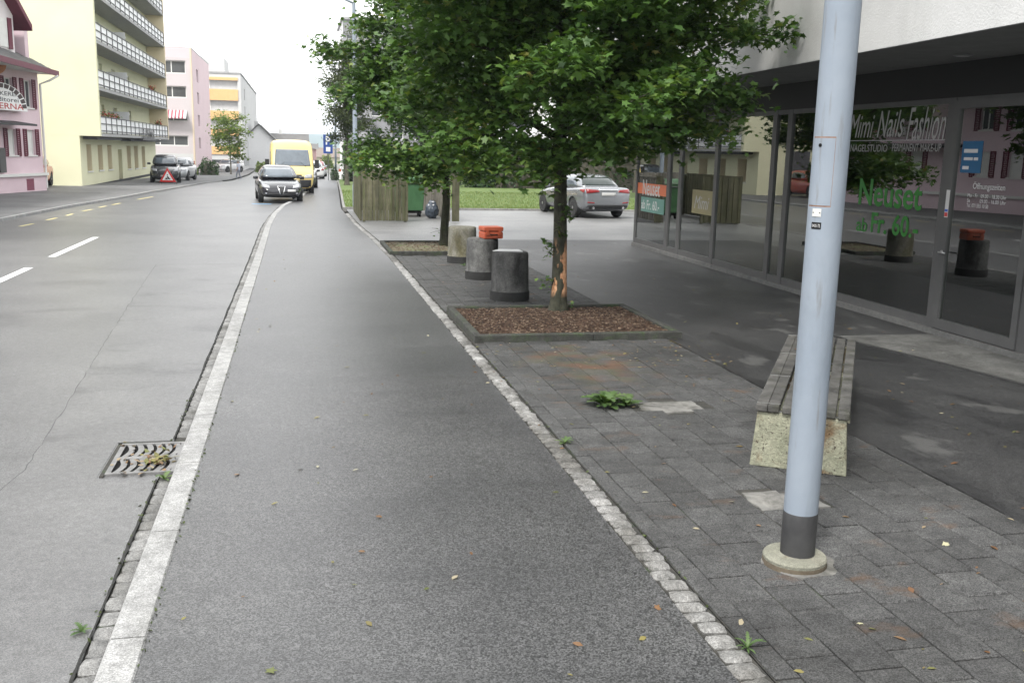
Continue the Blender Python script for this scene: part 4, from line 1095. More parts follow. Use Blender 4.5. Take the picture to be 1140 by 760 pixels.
# canopy above the shop entrance and the terracotta sign
mb = MB(); mb.prism([(px+.01, 2.86), (px+1.0, 2.76), (px+1.0, 2.84), (px+.01, 2.96)], 'y', 38.5, 45.2); PH.part(mb, 'canopy', pm('canopy_dark', (.04, .04, .045), rough=.5))
mb = MB(); mb.box(px+.055, px+.12, 43.75, 44.2, .85, 1.85); PH.part(mb, 'menu_board', pm('menu_board', (.08, .08, .08), rough=.5))
hp = onY(-5, 71, 43.0)
hb = thing('hanging_sign', 'round terracotta coloured hanging sign at the far left edge under the gable', 'hanging sign', hp)
smooth_by_angle(MB().lathe([(.001, -.06), (.30, -.06), (.40, 0), (.30, .06), (.001, .06)], 28, (0, 0, 0), 'y').build('disc', pm('terracotta', (.42, .17, .08), (.50, .24, .12), scale=4, rough=.8), hb))
MB().tube([(-1.2, 0, .55), (0.1, 0, .55)], .025, 6).build('bracket', M['rail'], hb); MB().tube([(0, 0, .55), (0, 0, .38)], .015, 6).build('hanger', M['rail'], hb)

# ---- far blocks on the left
def vz(px_, py_, Y): return onY(px_, py_, Y).z
M['farwhite'] = pm('far_white_render', (.48, .48, .475), (.53, .53, .52), scale=.2, rough=.9)
M['farpink'] = pm('far_pink_render', (.58, .46, .48), (.62, .50, .52), scale=.2, rough=.9)
M['farbeige'] = pm('far_beige_render', (.60, .50, .38), rough=.9)
M['farorange'] = pm('far_orange_render', (.66, .40, .19), (.68, .43, .21), rough=.9)
M['blindgrey'] = pm('far_blind', (.42, .42, .42), (.48, .48, .48), rough=.7)
PB = Building('pink_block', 'pink and white apartment block with a striped awning beyond the yellow block', 'apartment block', (-13, 106, -.75))
Yp = 105.0; xe = onY(213.5, 120, Yp).x; xc = onY(218, 195, Yp).x; zb = gz(Yp); zt = vz(213, 54, Yp)
def zp(py): return vz(200, py, Yp)
rows_ = [(zp(82), zp(67.5)), (zp(109), zp(96)), (zp(135), zp(123.5)), (zp(162.5), zp(151))]
ops = [(-17.5, xe-.45, a, b) for a, b in rows_]
mb = MB(); wall_boxes(mb, 'y', Yp, .4, -19, xe, zp(171), zp(54)-.9, ops); PB.part(mb, 'wall', pm('far_blush_render', (.47, .43, .435), (.52, .475, .48), scale=.2, rough=.9))
mb = MB(); mb.box(-19, xe, Yp-.001, Yp+.4, zp(54)-.9+.001, zt); PB.part(mb, 'parapet', M['farpink'])
mb = MB(); mb.box(-19, xe, Yp, Yp+.4, zb-.5, zp(171)-.001); PB.part(mb, 'ground_floor_wall', M['farwhite'])
mb = MB(); mb.box(-15.2, -12.0, Yp-.05, Yp-.001, zp(186), zp(176)); PB.part(mb, 'shop_window', pm('far_teal', (.24, .33, .30), rough=.3))
mb = MB(); mb.box(-11.5, -10.7, Yp-.05, Yp-.001, zb, zp(180)); PB.part(mb, 'doorway', M['black'])
for o_ in ops: window(PB, 'y', Yp, .2, o_, split=5, fw=.09, sill=False)
mb = MB(); mb.prism([(Yp, zp(123)), (Yp-.9, zp(131)), (Yp-.9, zp(131)-.12), (Yp, zp(123)-.12)], 'x', -15.6, xe-.5); aw = PB.part(mb, 'awning', pm('awning_white', (.62, .58, .58)))
k = 0; xx = -15.55
while xx < xe-.6:
    mb = MB(); mb.prism([(Yp-.002, zp(123)+.02), (Yp-.92, zp(131)+.02), (Yp-.92, zp(131)-.13), (Yp-.905, zp(131)-.13)], 'x', xx, xx+.16); PB.part(mb, 'stripe', pm('awning_red', (.30, .08, .10)), aw); xx += .34
mb = MB(); mb.box(xe+.001, xc, Yp-.06, Yp+.6, zb-.5, zt+.0); PB.part(mb, 'corner_pier', M['farbeige'])
yend = onX(235, 150, xc).y
wz = [(zp(87.5), zp(72.5)), (zp(113), zp(99.5)), (zp(139), zp(126)), (zp(165), zp(152.5))]
mb = MB(); mid = Yp+4.6
wops = [(mid, mid+2.2, a, b) for a, b in wz]
wall_boxes(mb, 'x', xc-.002, .4, Yp+.601, yend, zb-.6, zt-.02, wops); PB.part(mb, 'side_wall', M['farpink'])
for o_ in wops: window(PB, 'x', xc, .2, o_, sill=False, fw=.1)
mb = MB(); mb.box(-19, xc, Yp+.41, yend, zt-.019, zt+.12); PB.part(mb, 'roof', M['slabgrey'])
OB = Building('orange_block', 'white apartment block with orange balcony bands far down the left side', 'apartment block', (-9.5, 136, -1.1))
Yo = 135.0; xo1 = onY(269.5, 150, Yo).x; xo0 = onY(233, 150, Yo).x - 2; zb = gz(Yo); zt = vz(268, 82.5, Yo)
def zo(py): return vz(252, py, Yo)
bands = [(zo(89.5), zo(86.3), 'o'), (zo(99.5), zo(89.5), 'w'), (zo(112), zo(99.5), 'o'), (zo(123.5), zo(112), 'w'), (zo(133), zo(123.5), 'o'), (zo(144), zo(133), 'w'), (zo(151), zo(144), 'o'), (zo(163), zo(151), 'w'), (zo(172), zo(163), 'o')]
ops = [(xo0+.2, xo1-.4, a+.02, b-.02) for a, b, c in bands if c == 'w']
mb = MB(); wall_boxes(mb, 'y', Yo, .5, xo0, xo1, zb-.6, zt, ops); OB.part(mb, 'wall', M['farwhite'])
for a, b, c in bands:
    if c == 'o': mb = MB(); mb.box(xo0+.05, xo1-.35, Yo-.12, Yo-.001, a, b); OB.part(mb, 'balcony_front', M['farorange'])
for (a, b, c, d) in ops:
    mb = MB(); mb.box(a, b, Yo+.35, Yo+.4, c, d); w_ = OB.part(mb, 'blind', M['blindgrey'])
    mb = MB(); mb.box(a+.1, a+1.7, Yo+.3, Yo+.345, c+.05, d); OB.part(mb, 'pane', M['pane_far'], w_)
    mb = MB(); mb.box(a+1.75, a+2.1, Yo+.28, Yo+.34, c+.02, d); OB.part(mb, 'frame', M['winframe'], w_)
yend = onX(286.5, 150, xo1).y
wops = [(Yo+8.5, Yo+10.6, zo(108), zo(94)), (Yo+8.5, Yo+10.6, zo(131), zo(115)), (Yo+8.5, Yo+10.6, zo(161), zo(136))]
mb = MB(); wall_boxes(mb, 'x', xo1-.002, .4, Yo+.501, yend, zb-.6, zt-.02, wops); OB.part(mb, 'side_wall', M['farwhite'])
for o_ in wops: window(OB, 'x', xo1, .2, o_, sill=False, fw=.1)
mb = MB(); mb.box(xo0, xo1+.1, Yo-.1, yend, zt+.001, zt+.2); OB.part(mb, 'roof', M['slabgrey'])
mb = MB(); mb.box(xo0-4, onY(249.5, 70, Yo+8).x, Yo+8, Yo+18, zt, vz(249, 64, Yo+8)); OB.part(mb, 'stair_tower', M['farwhite'])
mb = MB(); mb.box(xo0+1.0, xo1-2.4, Yo-.05, Yo-.002, zb, zo(178)); OB.part(mb, 'doorway', M['pane_far'])
mb = MB(); mb.box(xo1-.02+.021, xo1+.04, Yo+3, yend-1.5, zb+.4, zo(177)); OB.part(mb, 'shop_window', M['pane_far'])

# ---- far houses behind the van
M['fartile'] = pm('far_roof', (.10, .098, .095), (.14, .135, .13), scale=1.2, rough=.85)
def house(name, label, X0, X1, Y0_, Y1_, ze, zr, wallm, ridge='y', roofm=None, wins=(), over=.5):
    zb = gz(Y0_)-.5
    H = Building(name, label, 'house', ((X0+X1)/2, Y0_, zb))
    mb = MB(); wall_boxes(mb, 'y', Y0_, .3, X0, X1, zb, ze, list(wins)); mb.box(X0, X1, Y0_+.301, Y1_, zb, ze-.001)
    if ridge == 'y': mb.prism([(X0, ze+.001), (X1, ze+.001), ((X0+X1)/2, zr)], 'y', Y0_, Y1_)
    H.part(mb, 'wall', wallm)
    for o_ in wins: window(H, 'y', Y0_, .12, o_, sill=False, fw=.08)
    rm = roofm or M['fartile']; mb = MB(); xm = (X0+X1)/2
    if ridge == 'y':
        s_ = (zr-ze)/(xm-X0)
        mb.prism([(X0-over, ze-over*s_+.03), (xm, zr+.03), (xm, zr+.25), (X0-over, ze-over*s_+.25)], 'y', Y0_-over, Y1_+over)
        mb.prism([(xm, zr+.03), (X1+over, ze-over*s_+.03), (X1+over, ze-over*s_+.25), (xm, zr+.25)], 'y', Y0_-over, Y1_+over)
    else:
        ym = (Y0_+Y1_)/2
        mb.prism([(Y0_-over, ze+.01), (Y1_+over, ze+.01), (ym, zr)], 'x', X0-over, X1+over)
    r_ = H.part(mb, 'roof', rm)
    mb = MB(); mb.box(xm-.9, xm-.3, (Y0_+Y1_)/2-.3, (Y0_+Y1_)/2+.3, zr-.6, zr+.7); H.part(mb, 'chimney', M['farwhite'], r_)
    return H
M['fargrey'] = pm('far_grey_render', (.76, .76, .76), (.80, .80, .80), rough=.9)
Yh = 152.0
a = onY(272, 155, Yh).x; b = onY(304.5, 155, Yh).x
house('gabled_house', 'pale grey gabled house with a red edged roof behind the yellow van', a, b, Yh, Yh+14, onY(304, 155, Yh).z, onY(289, 144, Yh).z+.6, M['fargrey'], 'y')
a = onY(290, 155, 170).x; b = onY(341, 155, 170).x
house('long_roof_house', 'house with a long grey tiled roof above the yellow van', a, b, 170, 182, onY(310, 163, 170).z, onY(310, 148.5, 176).z, pm('far_cream', (.6, .54, .34), rough=.9), 'x')
a = onY(341, 165, 180).x; b = onY(352, 165, 180).x
house('pink_far_house', 'small pink house far down the street right of the van', a, b, 180, 192, onY(346, 166, 180).z, onY(346, 160, 186).z, pm('far_pink2', (.62, .40, .42), rough=.9), 'x')
a = onY(351, 172, 210).x; b = onY(380, 172, 210).x
house('cream_far_house', 'low cream house with a brown roof beneath the blue hills', a, b, 210, 222, onY(360, 175, 210).z, onY(360, 164.5, 216).z, pm('far_cream2', (.52, .50, .36), rough=.9), 'x', pm('far_brown_roof', (.16, .13, .11), (.2, .16, .14), rough=.9))
# grey block behind the hedge on the right
GB = Building('grey_block', 'grey apartment block with rows of balconies half hidden behind the hedge and tree', 'apartment block', (10, 118, -.9))
xg0 = onY(383, 150, 118).x
ops = []
for fl in range(6):
    for k in range(5): ops.append((xg0+.35+k*2.6, xg0+1.75+k*2.6, .6+fl*2.6, 1.9+fl*2.6))
mb = MB(); wall_boxes(mb, 'y', 118, .4, xg0, xg0+14, -1.4, 16.5, ops); GB.part(mb, 'wall', pm('far_grey2', (.20, .20, .21), (.24, .24, .25), rough=.9))
for o_ in ops: window(GB, 'y', 118, .2, o_, sill=False, fw=.1)
mb = MB(); mb.box(xg0, xg0+14, 118.41, 130, -1.4, 16.5); GB.part(mb, 'core', M['fargrey'])
for fl in range(6):
    mb = MB(); mb.box(xg0-.3, xg0+3.2, 117.0, 117.999, .35+fl*2.6, .5+fl*2.6); mb.box(xg0-.3, xg0+3.2, 117.0, 117.06, .501+fl*2.6, 1.35+fl*2.6); GB.part(mb, 'balcony', pm('far_balcony', (.28, .28, .29), rough=.8))
mb = MB(); mb.box(xg0-.2, xg0+14.2, 117.8, 130.2, 16.51, 16.8); GB.part(mb, 'roof', M['slabgrey'])
# pale building seen between the leaves behind the lawn
RB = Building('lawn_block', 'pale low building behind the silver car and the lawn trees', 'building', (26, 64, -.3))
ops = [(14+k*3.2, 15.6+k*3.2, .8, 2.2) for k in range(8)] + [(14+k*3.2, 15.6+k*3.2, 3.6, 5.0) for k in range(8)]
mb = MB(); wall_boxes(mb, 'y', 66, .3, 13, 40, -.6, 6.4, ops); RB.part(mb, 'wall', M['fargrey'])
for o_ in ops: window(RB, 'y', 66, .15, o_, sill=False)
mb = MB(); mb.box(12.6, 40.4, 65.6, 78, 6.401, 6.7); RB.part(mb, 'roof', M['slabgrey'])

# ================================================================== TREES AND PLANTS
M['bark'] = pm('mossy_bark', (.020, .022, .012), (.05, .048, .032), scale=9, rough=.95, bump=1.0, bscale=28, stain=(.8, 1.25, .5), stscale=5)
M['bark2'] = pm('plain_bark', (.05, .045, .035), (.10, .09, .07), scale=6, rough=.95, bump=.8, bscale=24)
def peeled_bark():
    m = bpy.data.materials.new('peeling_bark'); m.use_nodes = True; n, l = m.node_tree.nodes, m.node_tree.links
    p = n['Principled BSDF']; p.inputs['Roughness'].default_value = .9
    g = n.new('ShaderNodeNewGeometry')
    def nz(sc, stretch=(1, 1, 1), det=5):
        mp_ = n.new('ShaderNodeMapping'); mp_.inputs['Scale'].default_value = stretch; l.new(g.outputs['Position'], mp_.inputs['Vector'])
        t = n.new('ShaderNodeTexNoise'); t.inputs['Scale'].default_value = sc; t.inputs['Detail'].default_value = det; l.new(mp_.outputs['Vector'], t.inputs['Vector']); return t.outputs['Fac']
    def rampn(f, a, b, lo, hi):
        r_ = n.new('ShaderNodeValToRGB'); e = r_.color_ramp.elements; e[0].position = lo; e[0].color = (*a, 1); e[1].position = hi; e[1].color = (*b, 1); l.new(f, r_.inputs['Fac']); return r_.outputs['Color']
    base = rampn(nz(10), (.018, .020, .011), (.05, .048, .031), .35, .65)
    wood = rampn(nz(22), (.42, .20, .10), (.56, .33, .19), .35, .65)
    sep = n.new('ShaderNodeSeparateXYZ'); l.new(g.outputs['Position'], sep.inputs['Vector'])
    # peeling sits between knee and chest height only
    zr = n.new('ShaderNodeValToRGB'); e = zr.color_ramp.elements; e[0].position = .20; e[0].color = (0, 0, 0, 1); e[1].position = .30; e[1].color = (1, 1, 1, 1)
    e2 = e.new(.68); e2.color = (1, 1, 1, 1); e3 = e.new(.86); e3.color = (0, 0, 0, 1)
    mr = n.new('ShaderNodeMapRange'); mr.inputs['From Min'].default_value = 0; mr.inputs['From Max'].default_value = 1.25; l.new(sep.outputs['Z'], mr.inputs['Value']); l.new(mr.outputs['Result'], zr.inputs['Fac'])
    msk = rampn(nz(6.0, (1.2, 1.2, .55)), (0, 0, 0), (1, 1, 1), .50, .54)
    mm = n.new('ShaderNodeMixRGB'); mm.blend_type = 'MULTIPLY'; mm.inputs['Fac'].default_value = 1; l.new(zr.outputs['Color'], mm.inputs['Color1']); l.new(msk, mm.inputs['Color2'])
    mc = n.new('ShaderNodeMixRGB'); l.new(mm.outputs['Color'], mc.inputs['Fac']); l.new(base, mc.inputs['Color1']); l.new(wood, mc.inputs['Color2'])
    l.new(mc.outputs['Color'], p.inputs['Base Color'])
    b = n.new('ShaderNodeBump'); b.inputs['Strength'].default_value = 1; b.inputs['Distance'].default_value = .03; l.new(nz(30, (1, 1, .4)), b.inputs['Height']); l.new(b.outputs['Normal'], p.inputs['Normal'])
    return m
M['leaf'] = leafmat('maple_leaf', [(0, (.026, .060, .017)), (.35, (.052, .108, .025)), (.7, (.092, .168, .038)), (.9, (.15, .215, .052)), (1, (.21, .20, .06))], .26)
M['leafb'] = leafmat('birch_leaf', [(0, (.05, .07, .035)), (.5, (.075, .095, .045)), (1, (.10, .11, .06))], .3)
M['leafy'] = leafmat('young_tree_leaf', [(0, (.08, .13, .03)), (.5, (.12, .17, .045)), (1, (.18, .22, .07))], .35)
M['leafh'] = leafmat('hedge_leaf', [(0, (.016, .038, .012)), (.5, (.028, .06, .018)), (1, (.045, .085, .026))], .2)

def make_tree(name, label, loc, H, tr, clear, rc, env, nl, per, lsize, leafm, barkm, seed, sub=6, lean=(0, 0), shape='maple', group=None, spread=.17, ext=(), cat='tree', flare=True, droop=.25):
    """trunk with limbs and twigs, leaves clustered on the twigs; env(z01) -> relative crown radius"""
    r = random.Random(seed); t = thing(name, label, cat, loc, 0, group)
    wood = MB(); nodes = []
    nseg = 14; tp = []; rad = []
    for i in range(nseg+1):
        f = i/nseg; z = H*.92*f
        tp.append(Vector((lean[0]*f+.05*math.sin(3*f+seed)*(f > .05), lean[1]*f+.05*math.sin(2.3*f+1.7*seed)*(f > .05), z)))
        rr = tr*(1-.85*f**1.1)
        rad.append(rr)
    if flare:
        tp = [tp[0]+Vector((0, 0, -.02)), Vector((0, 0, .05)), Vector((0, 0, .18)), Vector((0, 0, .42))]+[p for p in tp if p.z > .6]
        rad = [tr*1.6, tr*1.38, tr*1.12, tr*1.0]+rad[-(len(tp)-4):]
    wood.tube(tp, rad, 14)
    def at(z):
        f = max(0, min(1, z/(H*.92))); return Vector((lean[0]*f, lean[1]*f, z))
    limbs = [(None, None)]*nl + list(ext)
    for i, (tgt, cnt) in enumerate(limbs):
        f = (i+.5)/nl
        if tgt is None:
            z0 = clear+(H*.88-clear)*f*.92
            az = i*2.39996+r.uniform(-.35, .35)
            ze = z0+r.uniform(.15, .55)*(H-z0)*.75 - droop*(1-f)*1.2
            z01 = max(0, min(1, (ze-clear)/(H-clear)))
            R_ = rc*env(z01)*r.uniform(.72, 1.05)
            e = Vector((R_*math.cos(az)*(.8 if math.cos(az) < 0 else .84), R_*math.sin(az), ze)); e += at(z0)*Vector((1, 1, 0)) if False else Vector((at(z0).x, at(z0).y, 0))
        else:
            e = Vector(tgt); z0 = max(clear, min(H*.8, e.z-.5*math.hypot(e.x, e.y)*.35))
        s0 = at(z0); pts = []
        side = Vector((-(e.y-s0.y), e.x-s0.x, 0)).normalized()*r.uniform(-.3, .3)
        for k in range(7):
            q = k/6; p = s0.lerp(e, q) + Vector((0, 0, math.sin(math.pi*q)*.22)) + side*math.sin(math.pi*q)
            pts.append(p)
        wood.tube(pts, [max(.008, tr*.34*(1-q/6.8)) for q in range(7)], 6)
        Llen = (e-s0).length
        for b_ in range(sub if tgt is None else cnt):
            q = .22+.78*(b_+r.random()*.8)/(sub if tgt is None else cnt); q = min(q, 1.0)
            k = min(5, int(q*6)); p = pts[k].lerp(pts[k+1], q*6-k)
            d = (e-s0).normalized()
            d = (d*.6+Vector((r.gauss(0, .6), r.gauss(0, .6), r.gauss(0.0, .34)))).normalized()
            ln = Llen*r.uniform(.16, .36)*(1.15-.5*q)+.18
            if tgt is not None: ln *= .6
            tw = []
            for w in range(4):
                u = w/3; tw.append(p+d*ln*u+Vector((0, 0, -.14*u*u*ln)))
            wood.tube(tw, [.010, .007, .005, .003], 4, False)
            for u in (.15, .4, .6, .8, 1.0):
                nodes.append(p+d*ln*u+Vector((0, 0, -.14*u*u*ln)))
        nodes.append(e)
    # twigs around the top of the trunk
    for i in range(int(nl*.6)):
        z = H*r.uniform(.8, 1.0); a = r.random()*6.28; q = r.random()*rc*env(.95)*.9
        nodes.append(Vector((at(z).x+q*math.cos(a), at(z).y+q*math.sin(a), z)))
    wo = wood.build('trunk', barkm, t, True)
    rng = np.random.default_rng(seed)
    N = np.array([list(p) for p in nodes])
    wgt = rng.random(len(N))**2.2+.04; wgt /= wgt.sum()
    idx = rng.choice(len(N), size=per, p=wgt)
    tone = rng.random(len(N))
    C = N[idx] + rng.normal(size=(len(idx), 3))*np.array([spread, spread, spread*.62])
    cr_ = leaf_cloud('crown', C, lsize, leafm, t, seed, shape, tones=tone[idx])
    cr_['kind'] = 'stuff'
    return t, wo
env1 = lambda z: (.80+.45*z-.15*z*z)*(1 if z < .55 else math.sqrt(max(.02, 1-((z-.55)/.47)**2)))
T1 = (3.47, 12.75, .03)
ext1 = [((2.7, -.3, 3.75), 11), ((2.35, -.6, 2.9), 11), ((2.0, -.5, 2.45), 9), ((1.6, .3, 2.35), 8), ((-1.0, -.4, 1.85), 6), ((-.5, -.8, 1.85), 6), ((.8, -.6, 2.2), 7), ((-2.2, -.2, 3.4), 10), ((-2.0, .4, 2.7), 9), ((-2.3, -.3, 4.1), 10), ((-1.7, -.5, 2.2), 8), ((2.9, .4, 4.3), 9), ((.2, -1.2, 2.3), 9), ((-1.0, -1.5, 3.0), 10), ((1.2, -1.6, 3.1), 10), ((-.1, -1.9, 3.9), 10), ((1.9, -1.2, 4.2), 9), ((-1.9, -1.2, 4.1), 9)]
t1, w1 = make_tree('maple_tree', 'leafy maple with peeling orange bark on its trunk in the mulch bed', T1, 7.2, .105, 2.1, 2.75, env1, 38, 66000, .066, M['leaf'], peeled_bark(), 3, sub=11, ext=ext1, spread=.165, group='street trees in beds')
ext2 = [((-2.3, -.3, 3.2), 9), ((-2.0, .2, 2.2), 8), ((-1.2, -.6, 1.6), 7), ((-.3, -.8, 1.45), 7), ((-2.7, 0, 4.2), 9), ((.6, -.5, 1.6), 6), ((-1.9, -.6, 1.8), 7)]
t2_, w2 = make_tree('maple_tree', 'thin trunked maple in the farther bed beside the timber screen', (3.25, 22.0, .03), 7.4, .095, 1.75, 2.6, env1, 34, 36000, .078, M['leaf'], M['bark'], 8, sub=9, ext=ext2, spread=.18, group='street trees in beds')
# shoots on the nearer trunk
def sprig(parent, base, tips, n, size, seed, leafm=M['leaf']):
    r = random.Random(seed); C = []; st = MB()
    for tp_ in tips:
        tp_ = Vector(tp_); st.tube([base, Vector(base).lerp(tp_, .5)+Vector((0, 0, .02)), tp_], [.006, .004, .002], 4, False)
        for k in range(n): C.append(Vector(base).lerp(tp_, r.uniform(.35, 1.05))+Vector((r.gauss(0, .03), r.gauss(0, .03), r.gauss(0, .03))))
    s_ = st.build('shoot', M['bark2'], parent); lc = leaf_cloud('leaves', [list(c) for c in C], size, leafm, s_, seed); lc['kind'] = 'stuff'
sprig(t1, (-.09, -.03, .92), [(-.26, -.06, .90), (-.24, -.03, 1.02), (-.22, -.1, .78)], 12, .045, 1)
sprig(t1, (-.09, -.02, .45), [(-.24, -.05, .36), (-.28, 0, .42), (-.2, -.1, .5)], 9, .038, 2)
sprig(t1, (.06, -.09, 1.35), [(.05, -.2, 1.45), (-.05, -.22, 1.5), (.1, -.18, 1.3)], 10, .045, 3)
sprig(t1, (-.04, -.09, 1.1), [(-.1, -.16, 1.2), (.0, -.2, 1.1), (-.05, -.15, 1.3)], 8, .042, 4)
sprig(t1, (.09, -.05, .1), [(.18, -.1, .13), (.2, -.02, .16)], 5, .03, 5)
sprig(t2_, (.03, -.08, 1.2), [(.05, -.2, 1.3), (-.1, -.2, 1.4), (.1, -.18, 1.15)], 10, .05, 6)
sprig(t2_, (-.07, -.03, .35), [(-.3, -.1, .42), (-.34, -.05, .3)], 3, .03, 7)

envb = lambda z: .45+1.0*z*(1-z)*2
make_tree('birch_tree', 'drooping greyish birch behind the hedge at the right of the street', (3.1, 63.5, gz(63)+.03), 9.6, .14, 2.6, 2.1, envb, 30, 15000, .085, M['leafb'], M['bark2'], 12, sub=6, shape='oval', spread=.3, droop=.9)
make_tree('young_tree', 'slender light green young tree in front of the orange banded block', (onY(257, 190, 101).x, 101, gz(101)), 6.3, .07, 1.3, 2.0, lambda z: .55+.7*z*(1-z)*2, 18, 2600, .15, M['leafy'], M['bark2'], 15, sub=5, shape='oval', spread=.3)
for i, (x, y, h, rc_, lab) in enumerate([(14.2, 47, 9.5, 3.4, 'dark leafy tree on the lawn behind the silver car'), (19.5, 55, 10, 3.8, 'broad leafy tree in front of the pale low building'), (8.8, 70, 10, 4.2, 'dark broad tree at the back of the lawn left of the trunk')]):
    make_tree('lawn_tree', lab, (x, y, gz(y)+.03), h, .2, 2.2, rc_, lambda z: .7+.6*z*(1-z)*2, 22, 7000, .16, M['leafh'], M['bark2'], 30+i, sub=6, shape='oval', spread=.45, group='trees at the back of the lawn')
# trees across the road that the shop glass mirrors
make_tree('plane_tree', 'dark leafy tree mirrored in the upper glass of the shop door', (-10.2, 23.5, 0), 8.5, .16, 2.4, 3.2, lambda z: .75+.6*z*(1-z)*2, 24, 9000, .13, M['leaf'], M['bark2'], 44, sub=6, shape='oval', spread=.4)

def hedge(name, label, box, n, size, seed, cat='hedge', leafm=None, ell=False):
    x0, x1, y0, y1, z0, z1 = box; rng = np.random.default_rng(seed)
    t = thing(name, label, cat, ((x0+x1)/2, (y0+y1)/2, z0))
    L3 = np.array([x1-x0, y1-y0, z1-z0])
    U = rng.random((n, 3))
    if ell:
        D = rng.normal(size=(n, 3)); D /= np.linalg.norm(D, axis=1)[:, None]; D[:, 2] = np.abs(D[:, 2])
        U = D*(.72+.32*rng.random((n, 1)))*np.array([.5, .5, 1.0]); C = U*L3*(1+.12*np.sin(D[:, :1]*7+seed))
    else:
        f = rng.integers(0, 5, n); a = .08*rng.random(n)+.02*np.sin(U[:, 0]*30)
        for k, (ax, hi) in enumerate(((0, 0), (0, 1), (1, 0), (1, 1), (2, 1))):
            s_ = f == k; U[s_, ax] = (1-a[s_]) if hi else a[s_]
        C = (U-np.array([.5, .5, 0]))*L3
        C += rng.normal(size=(n, 3))*.07
    lc = leaf_cloud('foliage', C, size, leafm or M['leafh'], t, seed, 'oval', .25); lc['kind'] = 'stuff'
    if ell:
        bm = bmesh.new(); bmesh.ops.create_icosphere(bm, subdivisions=2, radius=1)
        for v in bm.verts: v.co = Vector((v.co.x*L3[0]*.34, v.co.y*L3[1]*.34, max(0, v.co.z)*L3[2]*.72))
        me = bpy.data.meshes.new('twigs'); bm.to_mesh(me); bm.free(); me.materials.append(M['bark2']); link('twigs', me, t)
    else:
        MB().box(-L3[0]*.44, L3[0]*.44, -L3[1]*.4, L3[1]*.4, 0, L3[2]*.88).build('twigs', M['bark2'], t)
    return t
hedge('hedge', 'clipped dark green hedge behind the sign post beside the sidewalk', (3.5, 9.5, 73.5, 78, -.35, 2.25), 6500, .10, 1)
hedge('hedge', 'long dark hedge along the back of the lawn behind the wire fence', (9.5, 40, 81, 83, -.45, 2.2), 9000, .14, 2)
hedge('hedge', 'tall dark hedge between the lawn and the pale low building', (10.5, 40, 61, 63, -.2, 2.9), 9000, .15, 9)
hedge('bush', 'round dark green bush at the corner of the pink block', (-9.0, -6.9, 93, 95, gz(94), gz(94)+1.5), 900, .10, 3, 'bush', None, True)
hedge('bush', 'low pale bush left of the dark round bush by the pink block', (-9.7, -8.6, 92.2, 93.2, gz(93), gz(93)+.8), 500, .08, 4, 'bush', M['leafy'], True)
hedge('bush', 'green bush beside the pale grey gabled house', (onY(283, 185, 120).x, onY(300, 185, 120).x, 119, 121, gz(120), onY(290, 180, 120).z), 700, .12, 5, 'bush', M['leafy'], True)
hedge('bush', 'pale green bush far down the street under the hills', (onY(357, 180, 160).x, onY(372, 180, 160).x, 159, 162, gz(160), onY(365, 172, 160).z), 700, .15, 6, 'bush', M['leafy'], True)
hedge('bush', 'low shrub at the foot of the lamp post by the hedge', (onY(368, 185, 80).x, onY(377, 185, 80).x, 79, 81, gz(80), onY(370, 185, 80).z), 500, .07, 7, 'bush', None, True)
# grass blades on the near part of the lawn
rng = np.random.default_rng(77); n = 26000
gx = rng.random(n)**1.0*14+1.75; gy = 36.02+rng.random(n)**1.6*16
keep = gx > np.array([interp(LX, y_) for y_ in gy])+.1; gx, gy = gx[keep], gy[keep]; n = len(gx)
hh = .035+.05*rng.random(n); aa = rng.random(n)*6.283; ll = rng.normal(size=(n, 2))*.025
V = np.zeros((n, 3, 3)); w_ = .010
zz0 = np.array([gz(y_) for y_ in gy])+.03
V[:, 0] = np.stack([gx-w_*np.cos(aa), gy-w_*np.sin(aa), zz0], 1); V[:, 1] = np.stack([gx+w_*np.cos(aa), gy+w_*np.sin(aa), zz0], 1); V[:, 2] = np.stack([gx+ll[:, 0], gy+ll[:, 1], zz0+hh], 1)
me = bpy.data.meshes.new('grass_blades'); me.vertices.add(3*n); me.vertices.foreach_set('co', V.ravel()); me.loops.add(3*n); me.loops.foreach_set('vertex_index', np.arange(3*n, dtype=np.int32)); me.polygons.add(n); me.polygons.foreach_set('loop_start', np.arange(0, 3*n, 3, dtype=np.int32))
at = me.attributes.new('rnd', 'FLOAT', 'POINT'); at.data.foreach_set('value', np.repeat(rng.random(n), 3).astype(np.float32))
me.materials.append(leafmat('grass_blade', [(0, (.07, .12, .03)), (.6, (.12, .17, .05)), (1, (.20, .20, .09))], .3)); me.update(); tag(link('grass_blades', me), None, None, None, 'stuff')
# wire fence at the back of the lawn
wf = thing('wire_fence', 'grey wire fence on posts at the back of the lawn', 'fence', (20, 80, gz(80)))
for k in range(13):
    MB().lathe([(.04, 0), (.04, 1.5)], 8, (-11+k*2.0, 0, 0)).build('post', M['frame'], wf)
mb = MB()
for k in range(6): mb.box(-11, 13, -.012, .012, .2+k*.24, .22+k*.24)
o = mb.build('wire', M['frame'], wf); o['kind'] = 'stuff'

